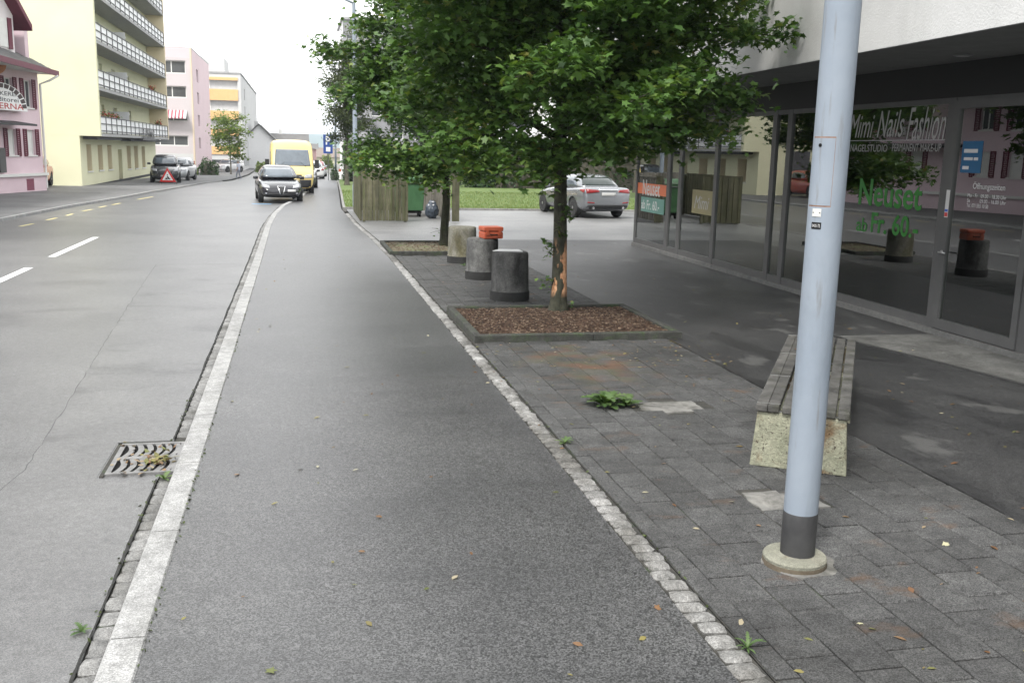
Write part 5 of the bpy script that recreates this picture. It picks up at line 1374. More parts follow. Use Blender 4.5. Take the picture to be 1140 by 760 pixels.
# ================================================================== VEHICLES
from mathutils.bvhtree import BVHTree
def paint(name, c, rough=.28, metal=.0, coat=.6): return pm(name, c, tuple(min(1, v*1.06) for v in c), scale=2, rough=rough, metal=metal, coat=coat, spec=.5)
M['tyre'] = pm('tyre_rubber', (.018, .018, .018), (.028, .028, .028), scale=20, rough=.85)
M['rim'] = pm('alloy_rim', (.42, .42, .43), rough=.35, metal=.8)
M['carglass'] = pm('car_glass_sky_tone', (.06, .075, .09), (.10, .12, .14), scale=1.5, rough=.03, spec=.9)  # blue-grey base lightened to carry the sky's reflection
M['trim'] = pm('black_trim', (.018, .018, .019), rough=.5)
M['lamp'] = pm('headlamp_glass', (.22, .23, .25), (.34, .34, .36), scale=9, rough=.08, spec=.8)
M['tail'] = pm('tail_lamp', (.17, .008, .01), (.24, .012, .014), scale=9, rough=.12, spec=.7)
M['plate'] = pm('plate_face', (.40, .40, .39), rough=.5)
M['chrome'] = pm('chrome_trim', (.7, .7, .7), rough=.15, metal=1)
class Car:
    """lower body lofted along the length, cabin lofted upwards; +Y is the front"""
    def __init__(s, name, label, cat, loc, rz, st, gh, wheels, mat, wr=.32, group=None, scale=1.0):
        s.t = thing(name, label, cat, loc, rz, group); s.t.scale = (scale,)*3; s.mat = mat
        mb = MB(); rows = []
        for (y, w, zb, zm, zt, cr_) in st:
            half = [(0, zb), (.70*w, zb), (.93*w, zb+.05), (w, zm), (.985*w, zt-.12*(zt-zb)), (.90*w, zt-.01), (.55*w, zt+cr_*.7), (0, zt+cr_)]
            ring = half + [(-x, z) for x, z in half[-2:0:-1]]
            rows.append([(x, y, z) for x, z in ring])
        n = len(rows[0]); vs = [p for r_ in rows for p in r_]
        fs = [(i*n+k, i*n+(k+1) % n, (i+1)*n+(k+1) % n, (i+1)*n+k) for i in range(len(rows)-1) for k in range(n)]
        fs += [tuple(range(n))[::-1], tuple((len(rows)-1)*n+k for k in range(n))]
        mb.add(vs, fs); s.lower, s.bl = s.smoothed(mb, 'body')
        # wheel arches cut out
        cut = MB()
        for (x, y) in wheels:
            sx = 1 if x > 0 else -1
            cut.lathe([(wr*1.16, -.18), (wr*1.16, .30)], 28, (x, y, wr), 'x')
        cme = cut.mesh('cut'); cob = bpy.data.objects.new('cut', cme); COL.objects.link(cob)
        bpy.context.view_layer.update()
        bmn = bmesh.new(); bmn.from_mesh(cme); bmesh.ops.recalc_face_normals(bmn, faces=bmn.faces); bmn.to_mesh(cme); bmn.free()
        o = link('body', s.lower, s.t); o.parent = None
        md = o.modifiers.new('b', 'BOOLEAN'); md.object = cob; md.operation = 'DIFFERENCE'; md.solver = 'EXACT'
        me = evaluated_mesh(o, 'body'); o.modifiers.clear(); o.data = me; o.parent = s.t
        me.polygons.foreach_set('use_smooth', [True]*len(me.polygons)); me.set_sharp_from_angle(angle=R(35))
        bpy.data.objects.remove(cob); s.body = o
        if gh:
            mb = MB(); rows = []
            for (z, yf, yr, w, rnd) in gh:
                pts = []
                corners = [(w*.86, yf), (w, yf-rnd), (w*1.01, (yf+yr)/2), (w, yr+rnd), (w*.86, yr)]
                pts = corners + [(0, yr-.03)] + [(-x, y) for x, y in corners[::-1]] + [(0, yf+.07)]
                rows.append([(x, y, z) for x, y in pts])
            n = len(rows[0]); vs = [p for r_ in rows for p in r_]
            fs = [(i*n+k, (i+1)*n+k, (i+1)*n+(k+1) % n, i*n+(k+1) % n) for i in range(len(rows)-1) for k in range(n)]
            fs += [tuple(range(n)), tuple((len(rows)-1)*n+k for k in range(n))[::-1]]
            mb.add(vs, fs); me, s.bc = s.smoothed(mb, 'cabin', 2)
            s.cabin = link('cabin', me, s.t)
        else: s.cabin, s.bc = s.body, s.bl
        for (x, y) in wheels: s.wheel(x, y, wr)
    def smoothed(s, mb, name, lev=2):
        me = mb.mesh(name, [s.mat]); b = bmesh.new(); b.from_mesh(me); bmesh.ops.recalc_face_normals(b, faces=b.faces); b.to_mesh(me); b.free()
        o = bpy.data.objects.new(name, me); COL.objects.link(o); md = o.modifiers.new('s', 'SUBSURF'); md.levels = lev; md.render_levels = lev
        m2 = evaluated_mesh(o, name); bpy.data.objects.remove(o)
        m2.polygons.foreach_set('use_smooth', [True]*len(m2.polygons))
        bm = bmesh.new(); bm.from_mesh(m2); bv = BVHTree.FromBMesh(bm); bm.free(); return m2, bv
    def wheel(s, x, y, r):
        sx = 1 if x > 0 else -1
        w = link('wheel', None, s.t, (x, y, r))
        smooth_by_angle(MB().lathe([(r*.66, -.10), (r*.93, -.105), (r, -.07), (r, .07), (r*.93, .105), (r*.66, .10)], 28, (0, 0, 0), 'x').build('tyre', M['tyre'], w), 30)
        mb = MB().lathe([(r*.70, .06*sx), (r*.67, .101*sx), (r*.60, .09*sx), (r*.58, .05*sx)], 24, (0, 0, 0), 'x')
        for k in range(7):
            a = 2*math.pi*k/7
            c, sn = math.cos(a), math.sin(a); p = []
            for rr, ww in ((.08*r, .05*r), (.64*r, .07*r)):
                for sg in (-1, 1): p.append((rr*c-sg*ww*sn, rr*sn+sg*ww*c))
            xa, xb = .085*sx, .098*sx
            q = [p[0], p[1], p[3], p[2]]
            mb.add([(xa, *u) for u in q]+[(xb, *u) for u in q], [(0, 1, 2, 3), (4, 5, 6, 7), (0, 1, 5, 4), (1, 2, 6, 5), (2, 3, 7, 6), (3, 0, 4, 7)])
        mb.lathe([(r*.17, .05*sx), (r*.15, .104*sx)], 14, (0, 0, 0), 'x')
        mb.build('rim', M['rim'], w)
        MB().lathe([(r*.66, .0*sx), (r*.66, .055*sx)], 20, (0, 0, 0), 'x').build('hub_shade', M['black'], w)
    def patch(s, name, mat, quad, view, part='body', nu=8, nv=5, off=.006, parent=None, mirror=False, curve=0):
        """quad of (a,b) corners laid onto the bodywork from one side: 'f','b' use (x,z); 'l','r' use (y,z)"""
        bv = s.bl if part == 'body' else s.bc
        outs = []
        for mir in ((1, -1) if mirror else (1,)):
            P = []
            for i in range(nu+1):
                row = []
                for j in range(nv+1):
                    u, v = i/nu, j/nv
                    a = (quad[0][0]*(1-u)+quad[1][0]*u)*(1-v)+(quad[3][0]*(1-u)+quad[2][0]*u)*v
                    b = (quad[0][1]*(1-u)+quad[1][1]*u)*(1-v)+(quad[3][1]*(1-u)+quad[2][1]*u)*v
                    if view in 'fb':
                        d = Vector((0, -1, 0)) if view == 'f' else Vector((0, 1, 0)); o0 = Vector((a*mir, 0, b))-d*6
                    else:
                        sg = (1 if view == 'r' else -1)*mir; d = Vector((-sg, 0, 0)); o0 = Vector((sg*6, a, b))
                    h = bv.ray_cast(o0, d)
                    if h[0] is None: row.append(None)
                    else: row.append(h[0]-d*off)
                P.append(row)
            if any(p is None for r_ in P for p in r_):
                ok = [p for r_ in P for p in r_ if p is not None]
                if not ok: continue
                for r_ in P:
                    for j, p in enumerate(r_):
                        if p is None: r_[j] = min(ok, key=lambda q: 0 if not r_ else (q-ok[0]).length)
            mb = MB(); mb.grid(P)
            o = mb.build(name, mat, parent or s.t, True)
            sd_ = o.modifiers.new('s', 'SOLIDIFY'); sd_.thickness = .012; sd_.offset = 0
            outs.append(o)
        return outs
    def mirrors(s, x, y, z):
        for sg in (-1, 1):
            o = MB().obox((0, 0, 0), (.20, .11, .13)).build('mirror', s.mat, s.t, True, (sg*x, y, z)); b = o.modifiers.new('b', 'BEVEL'); b.width = .035; b.segments = 3

def hatch_st(L, W, zt=.92, nose=.72, rear=.98):
    h, w = L/2, W/2
    return [(-h, .66*w, .42, .62, rear-.22, 0), (-h+.05, .86*w, .32, .6, rear-.05, .005), (-h+.22, .97*w, .24, .58, rear, .01), (-h+.8, w, .19, .55, zt+.03, .01), (-.1, w, .18, .54, zt, .01), (h-1.35, .985*w, .18, .53, zt-.02, .02), (h-.75, .95*w, .19, .52, nose+.10, .04), (h-.28, .86*w, .22, .48, nose, .03), (h-.08, .72*w, .26, .44, nose-.12, .01), (h, .5*w, .32, .42, nose-.24, 0)]
# --- black hatchback parked facing the viewer
cA = Car('parked_car', 'black hatchback with a shield grille parked facing the viewer before the yellow van', 'car', (-.78, 42.35, gz(42)-.07), R(180+4.5), hatch_st(4.35, 1.80),
         [(.86, 1.02, -2.02, .80, .2), (1.10, .68, -1.95, .74, .2), (1.32, .30, -1.72, .65, .2), (1.43, .02, -1.35, .56, .2), (1.465, -.25, -1.0, .40, .2)],
         [(.77, 1.28), (-.77, 1.28), (.77, -1.32), (-.77, -1.32)], paint('paint_black', (.012, .012, .016), .2), .32)
cA.patch('windscreen', M['carglass'], [(-.66, .93), (.66, .93), (.53, 1.36), (-.53, 1.36)], 'f', 'cabin', 12, 6)
cA.patch('side_window', M['carglass'], [(-1.3, .99), (.62, .97), (.18, 1.32), (-.95, 1.34)], 'r', 'cabin', 10, 5, mirror=True)
cA.patch('headlight', M['lamp'], [(.44, .60), (.76, .64), (.74, .76), (.47, .70)], 'f', 'body', 6, 4, mirror=True)
gA = cA.patch('grille', M['chrome'], [(-.04, .27), (.04, .27), (.17, .68), (-.17, .68)], 'f', 'body', 6, 8)[0]
cA.patch('grille_mesh', M['trim'], [(-.02, .31), (.02, .31), (.13, .66), (-.13, .66)], 'f', 'body', 6, 8, off=.016, parent=gA)
cA.patch('air_intake', M['trim'], [(-.62, .28), (.62, .28), (.66, .40), (-.66, .40)], 'f', 'body', 12, 4)
cA.patch('fog_lamp', M['lamp'], [(.56, .36), (.64, .36), (.64, .42), (.56, .42)], 'f', 'body', 3, 3, off=.02, mirror=True)
cA.patch('number_plate', M['plate'], [(-.56, .45), (-.24, .45), (-.24, .55), (-.56, .55)], 'f', 'body', 4, 2, off=.02)
cA.mirrors(.93, .62, .97)
# --- yellow van
stv = [(-3.0, .95, .45, 1.1, 2.30, .02), (-2.95, 1.0, .36, 1.1, 2.46, .04), (-2.6, 1.02, .32, 1.1, 2.53, .05), (0, 1.02, .30, 1.1, 2.55, .05), (1.1, 1.02, .30, 1.05, 2.52, .05), (1.5, 1.015, .30, 1.0, 2.42, .06), (1.75, 1.01, .30, .95, 2.22, .08), (2.2, 1.0, .30, .85, 1.55, .10), (2.38, .99, .30, .8, 1.28, .10), (2.75, .96, .31, .72, 1.10, .08), (2.93, .90, .34, .66, .98, .05), (3.0, .74, .40, .62, .82, .02)]
cV = Car('delivery_van', 'tall yellow delivery van with black bumper parked behind the black hatchback', 'van', (-.28, 50.3, gz(50)-.07), R(180+2), stv, None, [(.88, 1.95), (-.88, 1.95), (.88, -1.7), (-.88, -1.7)], paint('paint_yellow', (.62, .47, .17), .35, coat=.3), .36)
cV.patch('windscreen', M['carglass'], [(-.84, 1.36), (.84, 1.36), (.76, 2.12), (-.76, 2.12)], 'f', 'body', 14, 8, .01)
cV.patch('side_window', M['carglass'], [(.75, 1.35), (1.75, 1.30), (1.45, 2.0), (.75, 2.02)], 'r', 'body', 8, 6, mirror=True)
cV.patch('bumper', M['trim'], [(-.92, .38), (.92, .38), (.93, .74), (-.93, .74)], 'f', 'body', 16, 6, .015)
cV.patch('grille', M['trim'], [(-.38, .80), (.38, .80), (.40, .97), (-.40, .97)], 'f', 'body', 8, 4, .012)
cV.patch('headlight', M['lamp'], [(.52, .80), (.88, .82), (.86, 1.0), (.55, .96)], 'f', 'body', 6, 5, .012, mirror=True)
MB().lathe([(.055, 0), (.055, .012)], 18, (0, 2.965, .89), 'y').build('badge', M['chrome'], cV.t)
for sg in (-1, 1):
    MB().box(sg*1.16-.10, sg*1.16+.10, 1.78, 1.9, 1.25, 1.65).build('mirror', M['trim'], cV.t)
    MB().box(min(sg*.98, sg*1.08), max(sg*.98, sg*1.08), 1.8, 1.86, 1.33, 1.40).build('mirror_arm', M['trim'], cV.t)
for sg in (-1, 1): MB().tube([(sg*.12, 2.12, 1.72), (sg*.62, 2.44, 1.33)], .012, 5).build('wiper', M['trim'], cV.t)
# --- silver saloon seen from behind
hs, ws = 2.42, .92
sts = [(-hs, .72*ws, .46, .66, .90, 0), (-hs+.05, .90*ws, .34, .66, 1.02, .004), (-hs+.20, .97*ws, .26, .64, 1.065, .01), (-1.75, ws, .2, .6, 1.06, .01), (-.9, ws, .18, .56, 1.0, .01), (.2, ws, .18, .55, .96, .01), (1.0, .985*ws, .18, .54, .94, .02), (1.55, .96*ws, .19, .52, .85, .05), (2.05, .9*ws, .22, .48, .74, .03), (2.33, .74*ws, .26, .44, .62, .01), (hs, .5*ws, .32, .42, .5, 0)]
cM = Car('parked_car', 'silver saloon parked with its rear to the viewer beyond the tree trunk', 'car', (9.95, 34.1, 0), R(7.5), sts,
         [(.92, 1.12, -1.98, .82, .25), (1.12, .72, -1.72, .76, .22), (1.32, .34, -1.38, .67, .2), (1.42, .04, -1.05, .58, .2), (1.46, -.2, -.75, .42, .2)],
         [(.79, 1.4), (-.79, 1.4), (.79, -1.43), (-.79, -1.43)], paint('paint_silver', (.22, .229, .243), .24, .55), .335)
M['darkglass'] = pm('dark_car_glass', (.012, .02, .018), (.02, .03, .026), rough=.05, spec=.4)
cM.patch('rear_window', M['darkglass'], [(-.66, 1.09), (.66, 1.09), (.52, 1.37), (-.52, 1.37)], 'b', 'cabin', 12, 6)
cM.patch('side_window', M['carglass'], [(-1.45, 1.06), (.72, 1.0), (.22, 1.34), (-1.0, 1.36)], 'l', 'cabin', 12, 5, mirror=True)
cM.patch('tail_light', M['tail'], [(.34, .90), (.80, .85), (.80, 1.0), (.38, .97)], 'b', 'body', 8, 4, .012, mirror=True)
cM.patch('tail_light', M['tail'], [(-2.28, .87), (-1.98, .94), (-2.02, .98), (-2.28, .99)], 'l', 'body', 6, 4, .010, mirror=True)
cM.patch('chrome_bar', M['chrome'], [(-.38, .955), (.38, .955), (.38, .985), (-.38, .985)], 'b', 'body', 8, 2, .02)
cM.patch('number_plate', M['plate'], [(-.26, .77), (.26, .77), (.26, .88), (-.26, .88)], 'b', 'body', 6, 3, .012)
cM.patch('rear_valance', M['trim'], [(-.78, .33), (.78, .33), (.74, .47), (-.74, .47)], 'b', 'body', 12, 4, .012)
cM.patch('reflector', M['tail'], [(.52, .52), (.76, .54), (.76, .58), (.52, .56)], 'b', 'body', 5, 2, .014, mirror=True)
cM.patch('door_gap', M['trim'], [(-.32, .32), (-.31, .32), (-.31, .97), (-.32, .97)], 'l', 'body', 1, 8, .002, mirror=True)
cM.patch('door_handle', M['chrome'], [(-.62, .80), (-.42, .81), (-.42, .84), (-.62, .83)], 'l', 'body', 4, 2, .02, mirror=True)
cM.patch('door_handle', M['chrome'], [(.42, .80), (.62, .81), (.62, .84), (.42, .83)], 'l', 'body', 4, 2, .02, mirror=True)
cM.mirrors(.97, .75, 1.0)
for xx in (-.55, .55): MB().lathe([(.045, -.05), (.045, .06), (.034, .06)], 14, (xx, -2.38, .37), 'y').build('exhaust', M['chrome'], cM.t)
# --- simpler cars further off
def far_car(label, loc, rz, mat, tall=0, rear=False, scale=1.0):
    c = Car('parked_car', label, 'car', loc, rz, hatch_st(4.4, 1.82, .95+tall*.12, .75+tall*.12, 1.0+tall*.1),
        [(.90+tall*.1, 1.0, -2.0, .80, .2), (1.14+tall*.15, .66, -1.95, .75, .2), (1.36+tall*.2, .3, -1.8, .67, .2), (1.46+tall*.22, .02, -1.5, .58, .2), (1.50+tall*.22, -.25, -1.1, .42, .2)],
        [(.78, 1.3), (-.78, 1.3), (.78, -1.32), (-.78, -1.32)], mat, .33+tall*.02, None, scale)
    k = tall*.17
    c.patch('windscreen', M['carglass'], [(-.66, .97+k*.8), (.66, .97+k*.8), (.54, 1.38+k), (-.54, 1.38+k)], 'f', 'cabin', 10, 5)
    c.patch('rear_window', M['carglass'], [(-.62, 1.06+k), (.62, 1.06+k), (.54, 1.36+k), (-.54, 1.36+k)], 'b', 'cabin', 8, 4)
    c.patch('side_window', M['carglass'], [(-1.4, 1.03+k*.8), (.6, 1.0+k*.8), (.2, 1.36+k), (-1.1, 1.36+k)], 'r', 'cabin', 8, 4, mirror=True)
    c.patch('headlight', M['lamp'], [(.46, .62+k*.7), (.78, .66+k*.7), (.76, .78+k*.7), (.48, .74+k*.7)], 'f', 'body', 5, 3, mirror=True)
    c.patch('tail_light', M['tail'], [(.56, .80), (.80, .80), (.80, .98), (.60, .96)], 'b', 'body', 5, 4, .012, mirror=True)
    c.patch('grille', M['trim'], [(-.36, .50), (.36, .50), (.40, .66+k*.5), (-.40, .66+k*.5)], 'f', 'body', 6, 3)
    c.patch('number_plate', M['plate'], [(-.26, .40), (.26, .40), (.26, .50), (-.26, .50)], 'f', 'body', 4, 2, .02)
    c.patch('number_plate', M['plate'], [(-.26, .66), (.26, .66), (.26, .76), (-.26, .76)], 'b', 'body', 4, 2, .014)
    c.mirrors(.95, .62, 1.0+k); return c
far_car('black off-road car parked before the yellow block behind the warning triangle', (-8.05, 65.2, gz(65)), R(180+6), paint('paint_black2', (.015, .015, .018), .25), .9)
far_car('light grey car parked right behind the black off-road car', (-7.95, 71.6, gz(71.6)), R(180-4), paint('paint_grey', (.34, .35, .36), .3, .4), .3)
far_car('small white car half hidden at the foot of the young tree', (-7.6, 116, gz(116)), R(150), paint('paint_white', (.62, .62, .62), .35), 0)
far_car('red car parked between the pink house and the yellow gable wall', (-12.75, 51.4, gz(50)), R(182), paint('paint_red', (.34, .045, .03), .3), 0)
far_car('dark car just behind the yellow van at the right kerb', (.25, 58.5, gz(58)-.07), R(180), paint('paint_dark', (.03, .03, .035), .3), .2)
far_car('white car parked far down at the right kerb, its rear visible', (1.3, 86, gz(86)-.07), R(3), paint('paint_white2', (.66, .66, .66), .35), .1)
far_car('silver car parked farthest down the right side of the street', (1.9, 99, gz(99)-.07), R(2), paint('paint_silver2', (.42, .43, .45), .3, .4), .2)

# ================================================================== SIGNS, LAMPS, SMALL STREET THINGS
def lamp(label, x, y, h, r, side=-1):
    t = thing('street_lamp', label, 'street lamp', (x, y, gz(y)+.02), 0, 'street lamps along the sidewalk')
    smooth_by_angle(MB().lathe([(r*1.2, 0), (r*1.2, .8), (r, .85), (r*.75, h)], 16).build('shaft', M['poleblue'], t))
    MB().tube([(0, 0, h-.02), (side*.3, 0, h+.1), (side*.8, 0, h+.12)], r*.5, 8).build('arm', M['poleblue'], t, True)
    MB().box(min(side*.75, side*1.4), max(side*.75, side*1.4), -.12, .12, h+.05, h+.17).build('lamp_head', M['frame'], t)
lamp('pale street lamp post rising behind the mossy timber screen', 2.09, 36.6, 7.2, .088)
lp2 = G(374, 200.5); lamp('thin street lamp post at the hedge with a short arm', lp2.x, lp2.y, 6.0, .085, 1)
ps = thing('parking_sign', 'blue parking sign on a thin post beside the hedge', 'road sign', (lp2.x-.62, lp2.y-1, gz(lp2.y)), 0)
MB().tube([(0, 0.05, 0), (0, 0.05, 3.7)], .03, 8).build('post', M['frame'], ps)
za, zb_ = onY(367, 171, lp2.y-1).z-gz(lp2.y), onY(367, 150, lp2.y-1).z-gz(lp2.y)
pn = MB().box(-.36, .36, -.02, .02, za, zb_).build('panel', pm('sign_blue', (.02, .06, .26), rough=.4), ps)
fr_ = Matrix(((1, 0, 0, 0), (0, 0, -1, -.021), (0, 1, 0, 0), (0, 0, 0, 1)))
lettering('P', -.17, .19, za+(zb_-za)*.46, zb_-.12, fr_, M['white'], pn, bold=.02)
MB().box(-.16, .18, -.03, -.0205, za+.15, za+(zb_-za)*.34).build('symbol', M['white'], pn)
mbx = thing('marker_post', 'small white marker post with an orange top before the hedge', 'post', G(378.5, 199.5))
MB().box(-.1, .1, -.08, .08, 0, .62).build('post', M['white'], mbx); MB().box(-.1, .1, -.08, .08, .621, .85).build('top', M['orange'], mbx)
# warning triangle
wt = thing('warning_sign', 'folding red and white roadworks triangle standing before the black off-road car', 'road sign', G(187, 205), R(-8))
def tri(s_, z0, y0, y1): return MB().prism([(-s_/2, z0), (s_/2, z0), (0, z0+s_*.87)], 'y', y0, y1)
tri(.95, .12, -.02, .02).build('red_border', pm('sign_red2', (.55, .03, .03), rough=.4), wt)
f_ = tri(.62, .22, -.03, -.0205).build('white_face', M['white'], wt)
sy = MB(); sy.prism([(-.18, .26), (.02, .26), (-.06, .36)], 'y', -.036, -.0305); sy.prism([(.0, .30), (.14, .26), (.16, .28), (.02, .46), (-.03, .44)], 'y', -.036, -.0305); sy.lathe([(.035, -.036), (.035, -.0305)], 12, (.0, 0, .52), 'y'); sy.prism([(-.12, .34), (.02, .40), (.02, .42), (-.12, .36)], 'y', -.036, -.0305)
sy.build('symbol', M['black'], f_)
for xx in (-.4, .4): MB().tube([(xx, 0, .14), (xx*1.1, -.28, 0)], .015, 6).build('leg', M['rail'], wt); MB().tube([(xx, 0, .14), (xx*1.1, .28, 0)], .015, 6).build('leg', M['rail'], wt)
bc = thing('barrier_beacon', 'red and white striped beacon at the doorway of the pink block', 'beacon', G(215.5, 198.5))
MB().box(-.22, .22, -.15, .15, 0, .1).build('foot', M['black'], bc)
for k in range(5): MB().box(-.13, .13, -.02, .02, .1+k*.24, .338+k*.24).build('stripe', pm('beacon_red', (.45, .04, .04), rough=.5) if k % 2 == 0 else M['white'], bc)
bbp = thing('billboard', 'brown and red poster board at the far end of the yellow block', 'billboard', (onY(159, 190, 84).x, 84, gz(84)))
a0, a1 = onY(153.5, 180, 84), onY(165, 168, 84)
MB().box(a0.x-bbp.location.x, a1.x-bbp.location.x, 0, .08, a0.z-gz(84)-.4, a1.z-gz(84)).build('board', pm('poster_brown', (.12, .05, .035), (.22, .12, .08), scale=2.5, rough=.5), bbp)
lettering('SA', a0.x-bbp.location.x+.08, a0.x-bbp.location.x+.5, a1.z-gz(84)-.5, a1.z-gz(84)-.1, Matrix(((1, 0, 0, 0), (0, 0, -1, -.002), (0, 1, 0, 0), (0, 0, 0, 1))), pm('poster_red', (.5, .06, .03)), bbp.children[0], bold=.02)
for xx in (a0.x-bbp.location.x+.1, a1.x-bbp.location.x-.1): MB().box(xx-.04, xx+.04, .081, .15, 0, a1.z-gz(84)).build('leg', M['rail'], bbp)

# ================================================================== PEOPLE
def person(label, loc, rz, shirt, trousers, hair, stride=.28, h=1.74):
    J = dict(pel=(0, 0, .96), sp=(0, .0, 1.12), ch=(0, .01, 1.34), nk=(0, .015, 1.48), hd0=(0, .03, 1.56), hd=(0, .035, 1.64), top=(0, .02, 1.72),
             sL=(-.18, 0, 1.41), eL=(-.24, -.08, 1.15), wL=(-.23, .06, .93), fL=(-.225, .09, .85), sR=(.18, 0, 1.41), eR=(.24, .02, 1.14), wR=(.24, .16, .96), fR=(.235, .19, .88),
             hL=(-.10, 0, .90), kL=(-.10, stride*.55, .50), aL=(-.10, stride*.5, .09), tL=(-.11, stride*.5+.15, .03), hR=(.10, 0, .90), kR=(.10, -stride*.1, .48), aR=(.10, -stride*.9, .12), tR=(.11, -stride*.75, .03))
    rad = dict(pel=.135, sp=.125, ch=.145, nk=.055, hd0=.075, hd=.095, top=.07, sL=.065, eL=.048, wL=.034, fL=.03, sR=.065, eR=.048, wR=.034, fR=.03, hL=.095, kL=.062, aL=.045, tL=.035, hR=.095, kR=.062, aR=.045, tR=.035)
    E = [('pel', 'sp'), ('sp', 'ch'), ('ch', 'nk'), ('nk', 'hd0'), ('hd0', 'hd'), ('hd', 'top'), ('ch', 'sL'), ('sL', 'eL'), ('eL', 'wL'), ('wL', 'fL'), ('ch', 'sR'), ('sR', 'eR'), ('eR', 'wR'), ('wR', 'fR'), ('pel', 'hL'), ('hL', 'kL'), ('kL', 'aL'), ('aL', 'tL'), ('pel', 'hR'), ('hR', 'kR'), ('kR', 'aR'), ('aR', 'tR')]
    ks = list(J); me = bpy.data.meshes.new('body'); me.from_pydata([J[k] for k in ks], [(ks.index(a), ks.index(b)) for a, b in E], [])
    o = bpy.data.objects.new('body', me); COL.objects.link(o)
    md = o.modifiers.new('skin', 'SKIN'); sv = me.skin_vertices[0].data
    for i, k in enumerate(ks): sv[i].radius = (rad[k]*(1.25 if k in ('pel', 'sp', 'ch') else 1), rad[k]*.85); sv[i].use_root = (k == 'pel')
    sb = o.modifiers.new('s', 'SUBSURF'); sb.levels = 2; sb.render_levels = 2
    m2 = evaluated_mesh(o, 'body'); bpy.data.objects.remove(o)
    skin = pm('skin', (.48, .30, .22), rough=.6)
    shoe = pm('shoe_dark', (.03, .03, .03), rough=.6)
    for mm in (skin, shirt, trousers, shoe): m2.materials.append(mm)
    for p in m2.polygons:
        c = p.center; arm = abs(c.x) > .2
        if c.z > 1.48: i = 0
        elif arm and c.z < 1.17 and c.z > .7: i = 0
        elif c.z > .96: i = 1
        elif c.z > .09: i = 2
        else: i = 3
        p.material_index = i; p.use_smooth = True
    t = thing('person', label, 'person', loc, rz); t.scale = (h/1.74,)*3
    link('body', m2, t)
    hb_ = bmesh.new(); bmesh.ops.create_icosphere(hb_, subdivisions=3, radius=1)
    for v in hb_.verts:
        if v.co.y > .35 and v.co.z < .35: v.co.y = .35
        v.co = Vector((v.co.x*.098, v.co.y*.108-.004+.02, v.co.z*.10+1.675))
    hm = bpy.data.meshes.new('hair'); hb_.to_mesh(hm); hb_.free(); hm.materials.append(hair); link('hair', hm, t)
    for sg in (-1, 1): MB().lathe([(.012, -.004), (.012, .004)], 8, (sg*.034, .118, 1.645), 'y').build('eye', M['black'], t)
    MB().add([(-.014, .115, 1.605), (.014, .115, 1.605), (0, .14, 1.605), (0, .118, 1.65)], [(0, 1, 2), (0, 2, 3), (1, 3, 2), (0, 3, 1)]).build('nose', skin, t)
    return t
pw = onY(266, 201.5, 84); person('pedestrian in a pale shirt and grey trousers crossing the far road', (pw.x, 84, pw.z), R(60), pm('shirt_pale', (.45, .47, .55), rough=.9), pm('trousers_grey', (.25, .26, .30), rough=.9), pm('hair_grey', (.3, .28, .26), rough=.8), .3, 1.66)
person('person in a white top walking behind the timber screen', (3.55, 44.5, .03), R(200), pm('shirt_white', (.62, .58, .57), rough=.9), pm('trousers_dark', (.05, .05, .06), rough=.9), pm('hair_brown', (.09, .05, .03), rough=.8), .25, 1.72)
person('distant person in a pink top on the sidewalk past the van', (2.15, 92, gz(92)), R(185), pm('shirt_pink', (.6, .30, .33), rough=.9), pm('trousers_blue', (.06, .08, .14), rough=.9), pm('hair_dark', (.03, .025, .02), rough=.8), .25, 1.68)

# ================================================================== WEEDS AND FALLEN LEAVES
M['weed'] = leafmat('weed_leaf', [(0, (.05, .095, .03)), (.5, (.08, .135, .045)), (1, (.12, .175, .065))], .3)
def weed(label, loc, n, ln, seed, flat=.55, wd=.16):
    r = random.Random(seed); t = thing('weed', label, 'weed', loc)
    for k in range(n):
        a = 2*math.pi*k/n+r.uniform(-.3, .3); L = ln*r.uniform(.6, 1.1); el = r.uniform(.15, 1.1)*flat
        d = Vector((math.cos(a), math.sin(a), 0)); s_ = Vector((-math.sin(a), math.cos(a), 0)); P = []
        w_ = L*wd
        for i in range(15):
            u = i/14; c = d*L*u*math.cos(el*(1-.6*u))+Vector((0, 0, L*math.sin(el)*u*(1.25-.8*u)+.004))
            ww = w_*math.sin(math.pi*min(1, u*.88+.1))**.6*((.45, 1.2)[i % 2]+r.uniform(-.15, .15)) if u < 1 else .001
            P.append([c-s_*ww+Vector((0, 0, .25*ww)), c, c+s_*ww+Vector((0, 0, .25*ww))])
        mb = MB(); mb.grid(P); o = mb.build('leaf', M['weed'], t, True)
        at = o.data.attributes.new('rnd', 'FLOAT', 'POINT'); at.data.foreach_set('value', [r.random()]*len(o.data.vertices))
    return t
wp = G(675, 452)
weed('broad green dandelion growing in the paver joints before the bed', wp, 30, .23, 1, 1.25, .2)
weed('smaller leafy weed just right of the dandelion', wp+Vector((.19, -.02, 0)), 16, .16, 2, 1.4, .22)
weed('weed between kerb stone and drain grate', (-.93, 6.72, -.066), 6, .09, 3, 1.3, .22)
weed('green weed in the gutter below the drain grate', (-1.03, 4.55, -.066), 6, .075, 4, 1.3, .22)
weed('tuft of weed beside the light setts near the middle of the pavers', G(629, 493), 9, .08, 5, 1.0)
weed('tuft of weed at the light setts in the lower right', G(832, 722), 10, .09, 6, 1.2, .1)
weed('low weed growing at the right end of the mulch bed edging', G(714, 374), 12, .12, 7, 1.0)
weed('tiny weed at the foot of the rear concrete drum', G(516, 296), 6, .12, 8, 1.2)
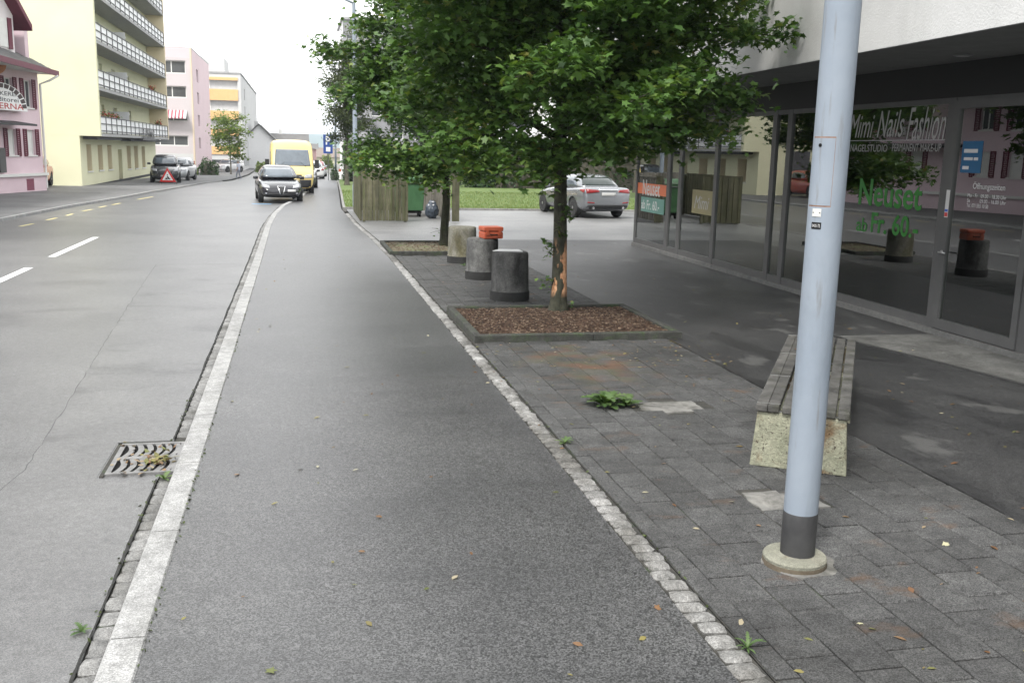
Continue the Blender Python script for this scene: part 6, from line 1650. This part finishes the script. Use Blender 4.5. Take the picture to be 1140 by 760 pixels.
# moss along the joints of kerb and setts
rng = np.random.default_rng(5); C = []
for k in range(150):
    y = 3.2+rng.random()**1.6*14; C.append((interp(KR, y)+rng.normal()*.008, y, .004))
for k in range(60):
    y = 3.3+rng.random()*7; C.append((interp(SR, y)+.157+rng.normal()*.006, y, .004))
for k in range(90):
    y = 3.3+rng.random()*6; C.append((interp(KL, y)-.12+rng.normal()*.012, y, -.062))
M['mossm'] = leafmat('moss', [(0, (.035, .05, .018)), (1, (.07, .09, .03))], .1)
mo = leaf_cloud('moss_tufts', C, .012, M['mossm'], None, 3, 'oval', .2); tag(mo, None, None, None, 'stuff')
# fallen leaves
M['fallen'] = leafmat('fallen_leaf', [(0, (.20, .17, .06)), (.3, (.13, .14, .05)), (.5, (.13, .065, .03)), (.75, (.19, .12, .065)), (1, (.34, .32, .23))], .1)
pts = []
rl = random.Random(31)
def clear(x, y): return not (BED1[0] < x < BED1[1] and BED1[2] < y < BED1[3])
while len(pts) < 420:
    y = 3.3+rl.random()**1.5*20; x = rl.uniform(1.9, 7.4) if rl.random() < .8 else rl.uniform(-.6, 1.9)
    if clear(x, y): pts.append((x, y, .008))
for k in range(120): pts.append((rl.uniform(BED1[0]-.1, BED1[1]+.1), rl.uniform(BED1[2]-1.6, BED1[2]-.05), .008))
fl = leaf_cloud('leaf_litter', pts, .021, M['fallen'], None, 6, 'oval', 3.0, None, .5); tag(fl, None, None, None, 'stuff')
gl = [(-1.105+rl.gauss(.08, .06), 7.12+rl.gauss(0, .08), -.048+rl.random()*.02) for k in range(60)] + [(-1.105+rl.uniform(-.25, .2), 7.22+rl.uniform(-.38, .4), -.05) for k in range(30)]
fl = leaf_cloud('gutter_leaves', gl, .028, M['fallen'], None, 9, 'oval', 1.0, None, .4); tag(fl, None, None, None, 'stuff')
M['greenfall'] = leafmat('green_fallen', [(0, (.07, .10, .03)), (1, (.11, .12, .04))], .1); M['brownfall'] = leafmat('brown_fallen', [(0, (.14, .07, .035)), (1, (.18, .10, .05))], .1); M['palefall'] = leafmat('pale_fallen', [(0, (.40, .38, .22)), (1, (.46, .44, .30))], .1)
for i, (px_, py_, mt, sz, lab) in enumerate([(475, 656, 'greenfall', .05, 'yellow green fallen leaf alone on the middle of the sidewalk'), (301, 748, 'greenfall', .045, 'green fallen leaf at the bottom edge of the sidewalk'), (1062, 516, 'brownfall', .06, 'orange brown fallen leaf on the asphalt right of the bench'),
        (1052, 606, 'palefall', .055, 'pale fallen leaf on the pavers right of the lamp post'), (1014, 657, 'brownfall', .045, 'brown fallen leaf on the pavers at the lower right'), (732, 678, 'brownfall', .04, 'small brown fallen leaf left of the light setts'), (886, 397, 'brownfall', .05, 'orange fallen leaf lying near the bench slats'), (958, 695, 'palefall', .04, 'pale fallen leaf low on the pavers below the lamp post')]):
    p = G(px_, py_) + Vector((0, 0, .008)); sz *= .62
    o = leaf_cloud('fallen_leaf', [(0, 0, 0)], sz, M[mt], None, 50+i, 'maple' if i % 2 else 'oval', 2.0, p); tag(o, lab, 'leaf', 'fallen leaves on the ground')
    if i == 6: o.location = onY(886, 397, 8.0); o.location.z = .475

# ================================================================== AIR
hz = MB().box(-3100, 3100, -90, 4000, -3.2, 60).build('haze', [])
hz.data.materials.clear()
hm_ = bpy.data.materials.new('haze_air'); hm_.use_nodes = True
hn, hl = hm_.node_tree.nodes, hm_.node_tree.links
hn.remove(hn['Principled BSDF'])
pv = hn.new('ShaderNodeVolumePrincipled'); pv.inputs['Color'].default_value = (.80, .90, 1.0, 1); pv.inputs['Density'].default_value = .00028; pv.inputs['Anisotropy'].default_value = 0.0
hl.new(pv.outputs['Volume'], hn['Material Output'].inputs['Volume'])
hz.data.materials.append(hm_); tag(hz, None, None, None, 'stuff')
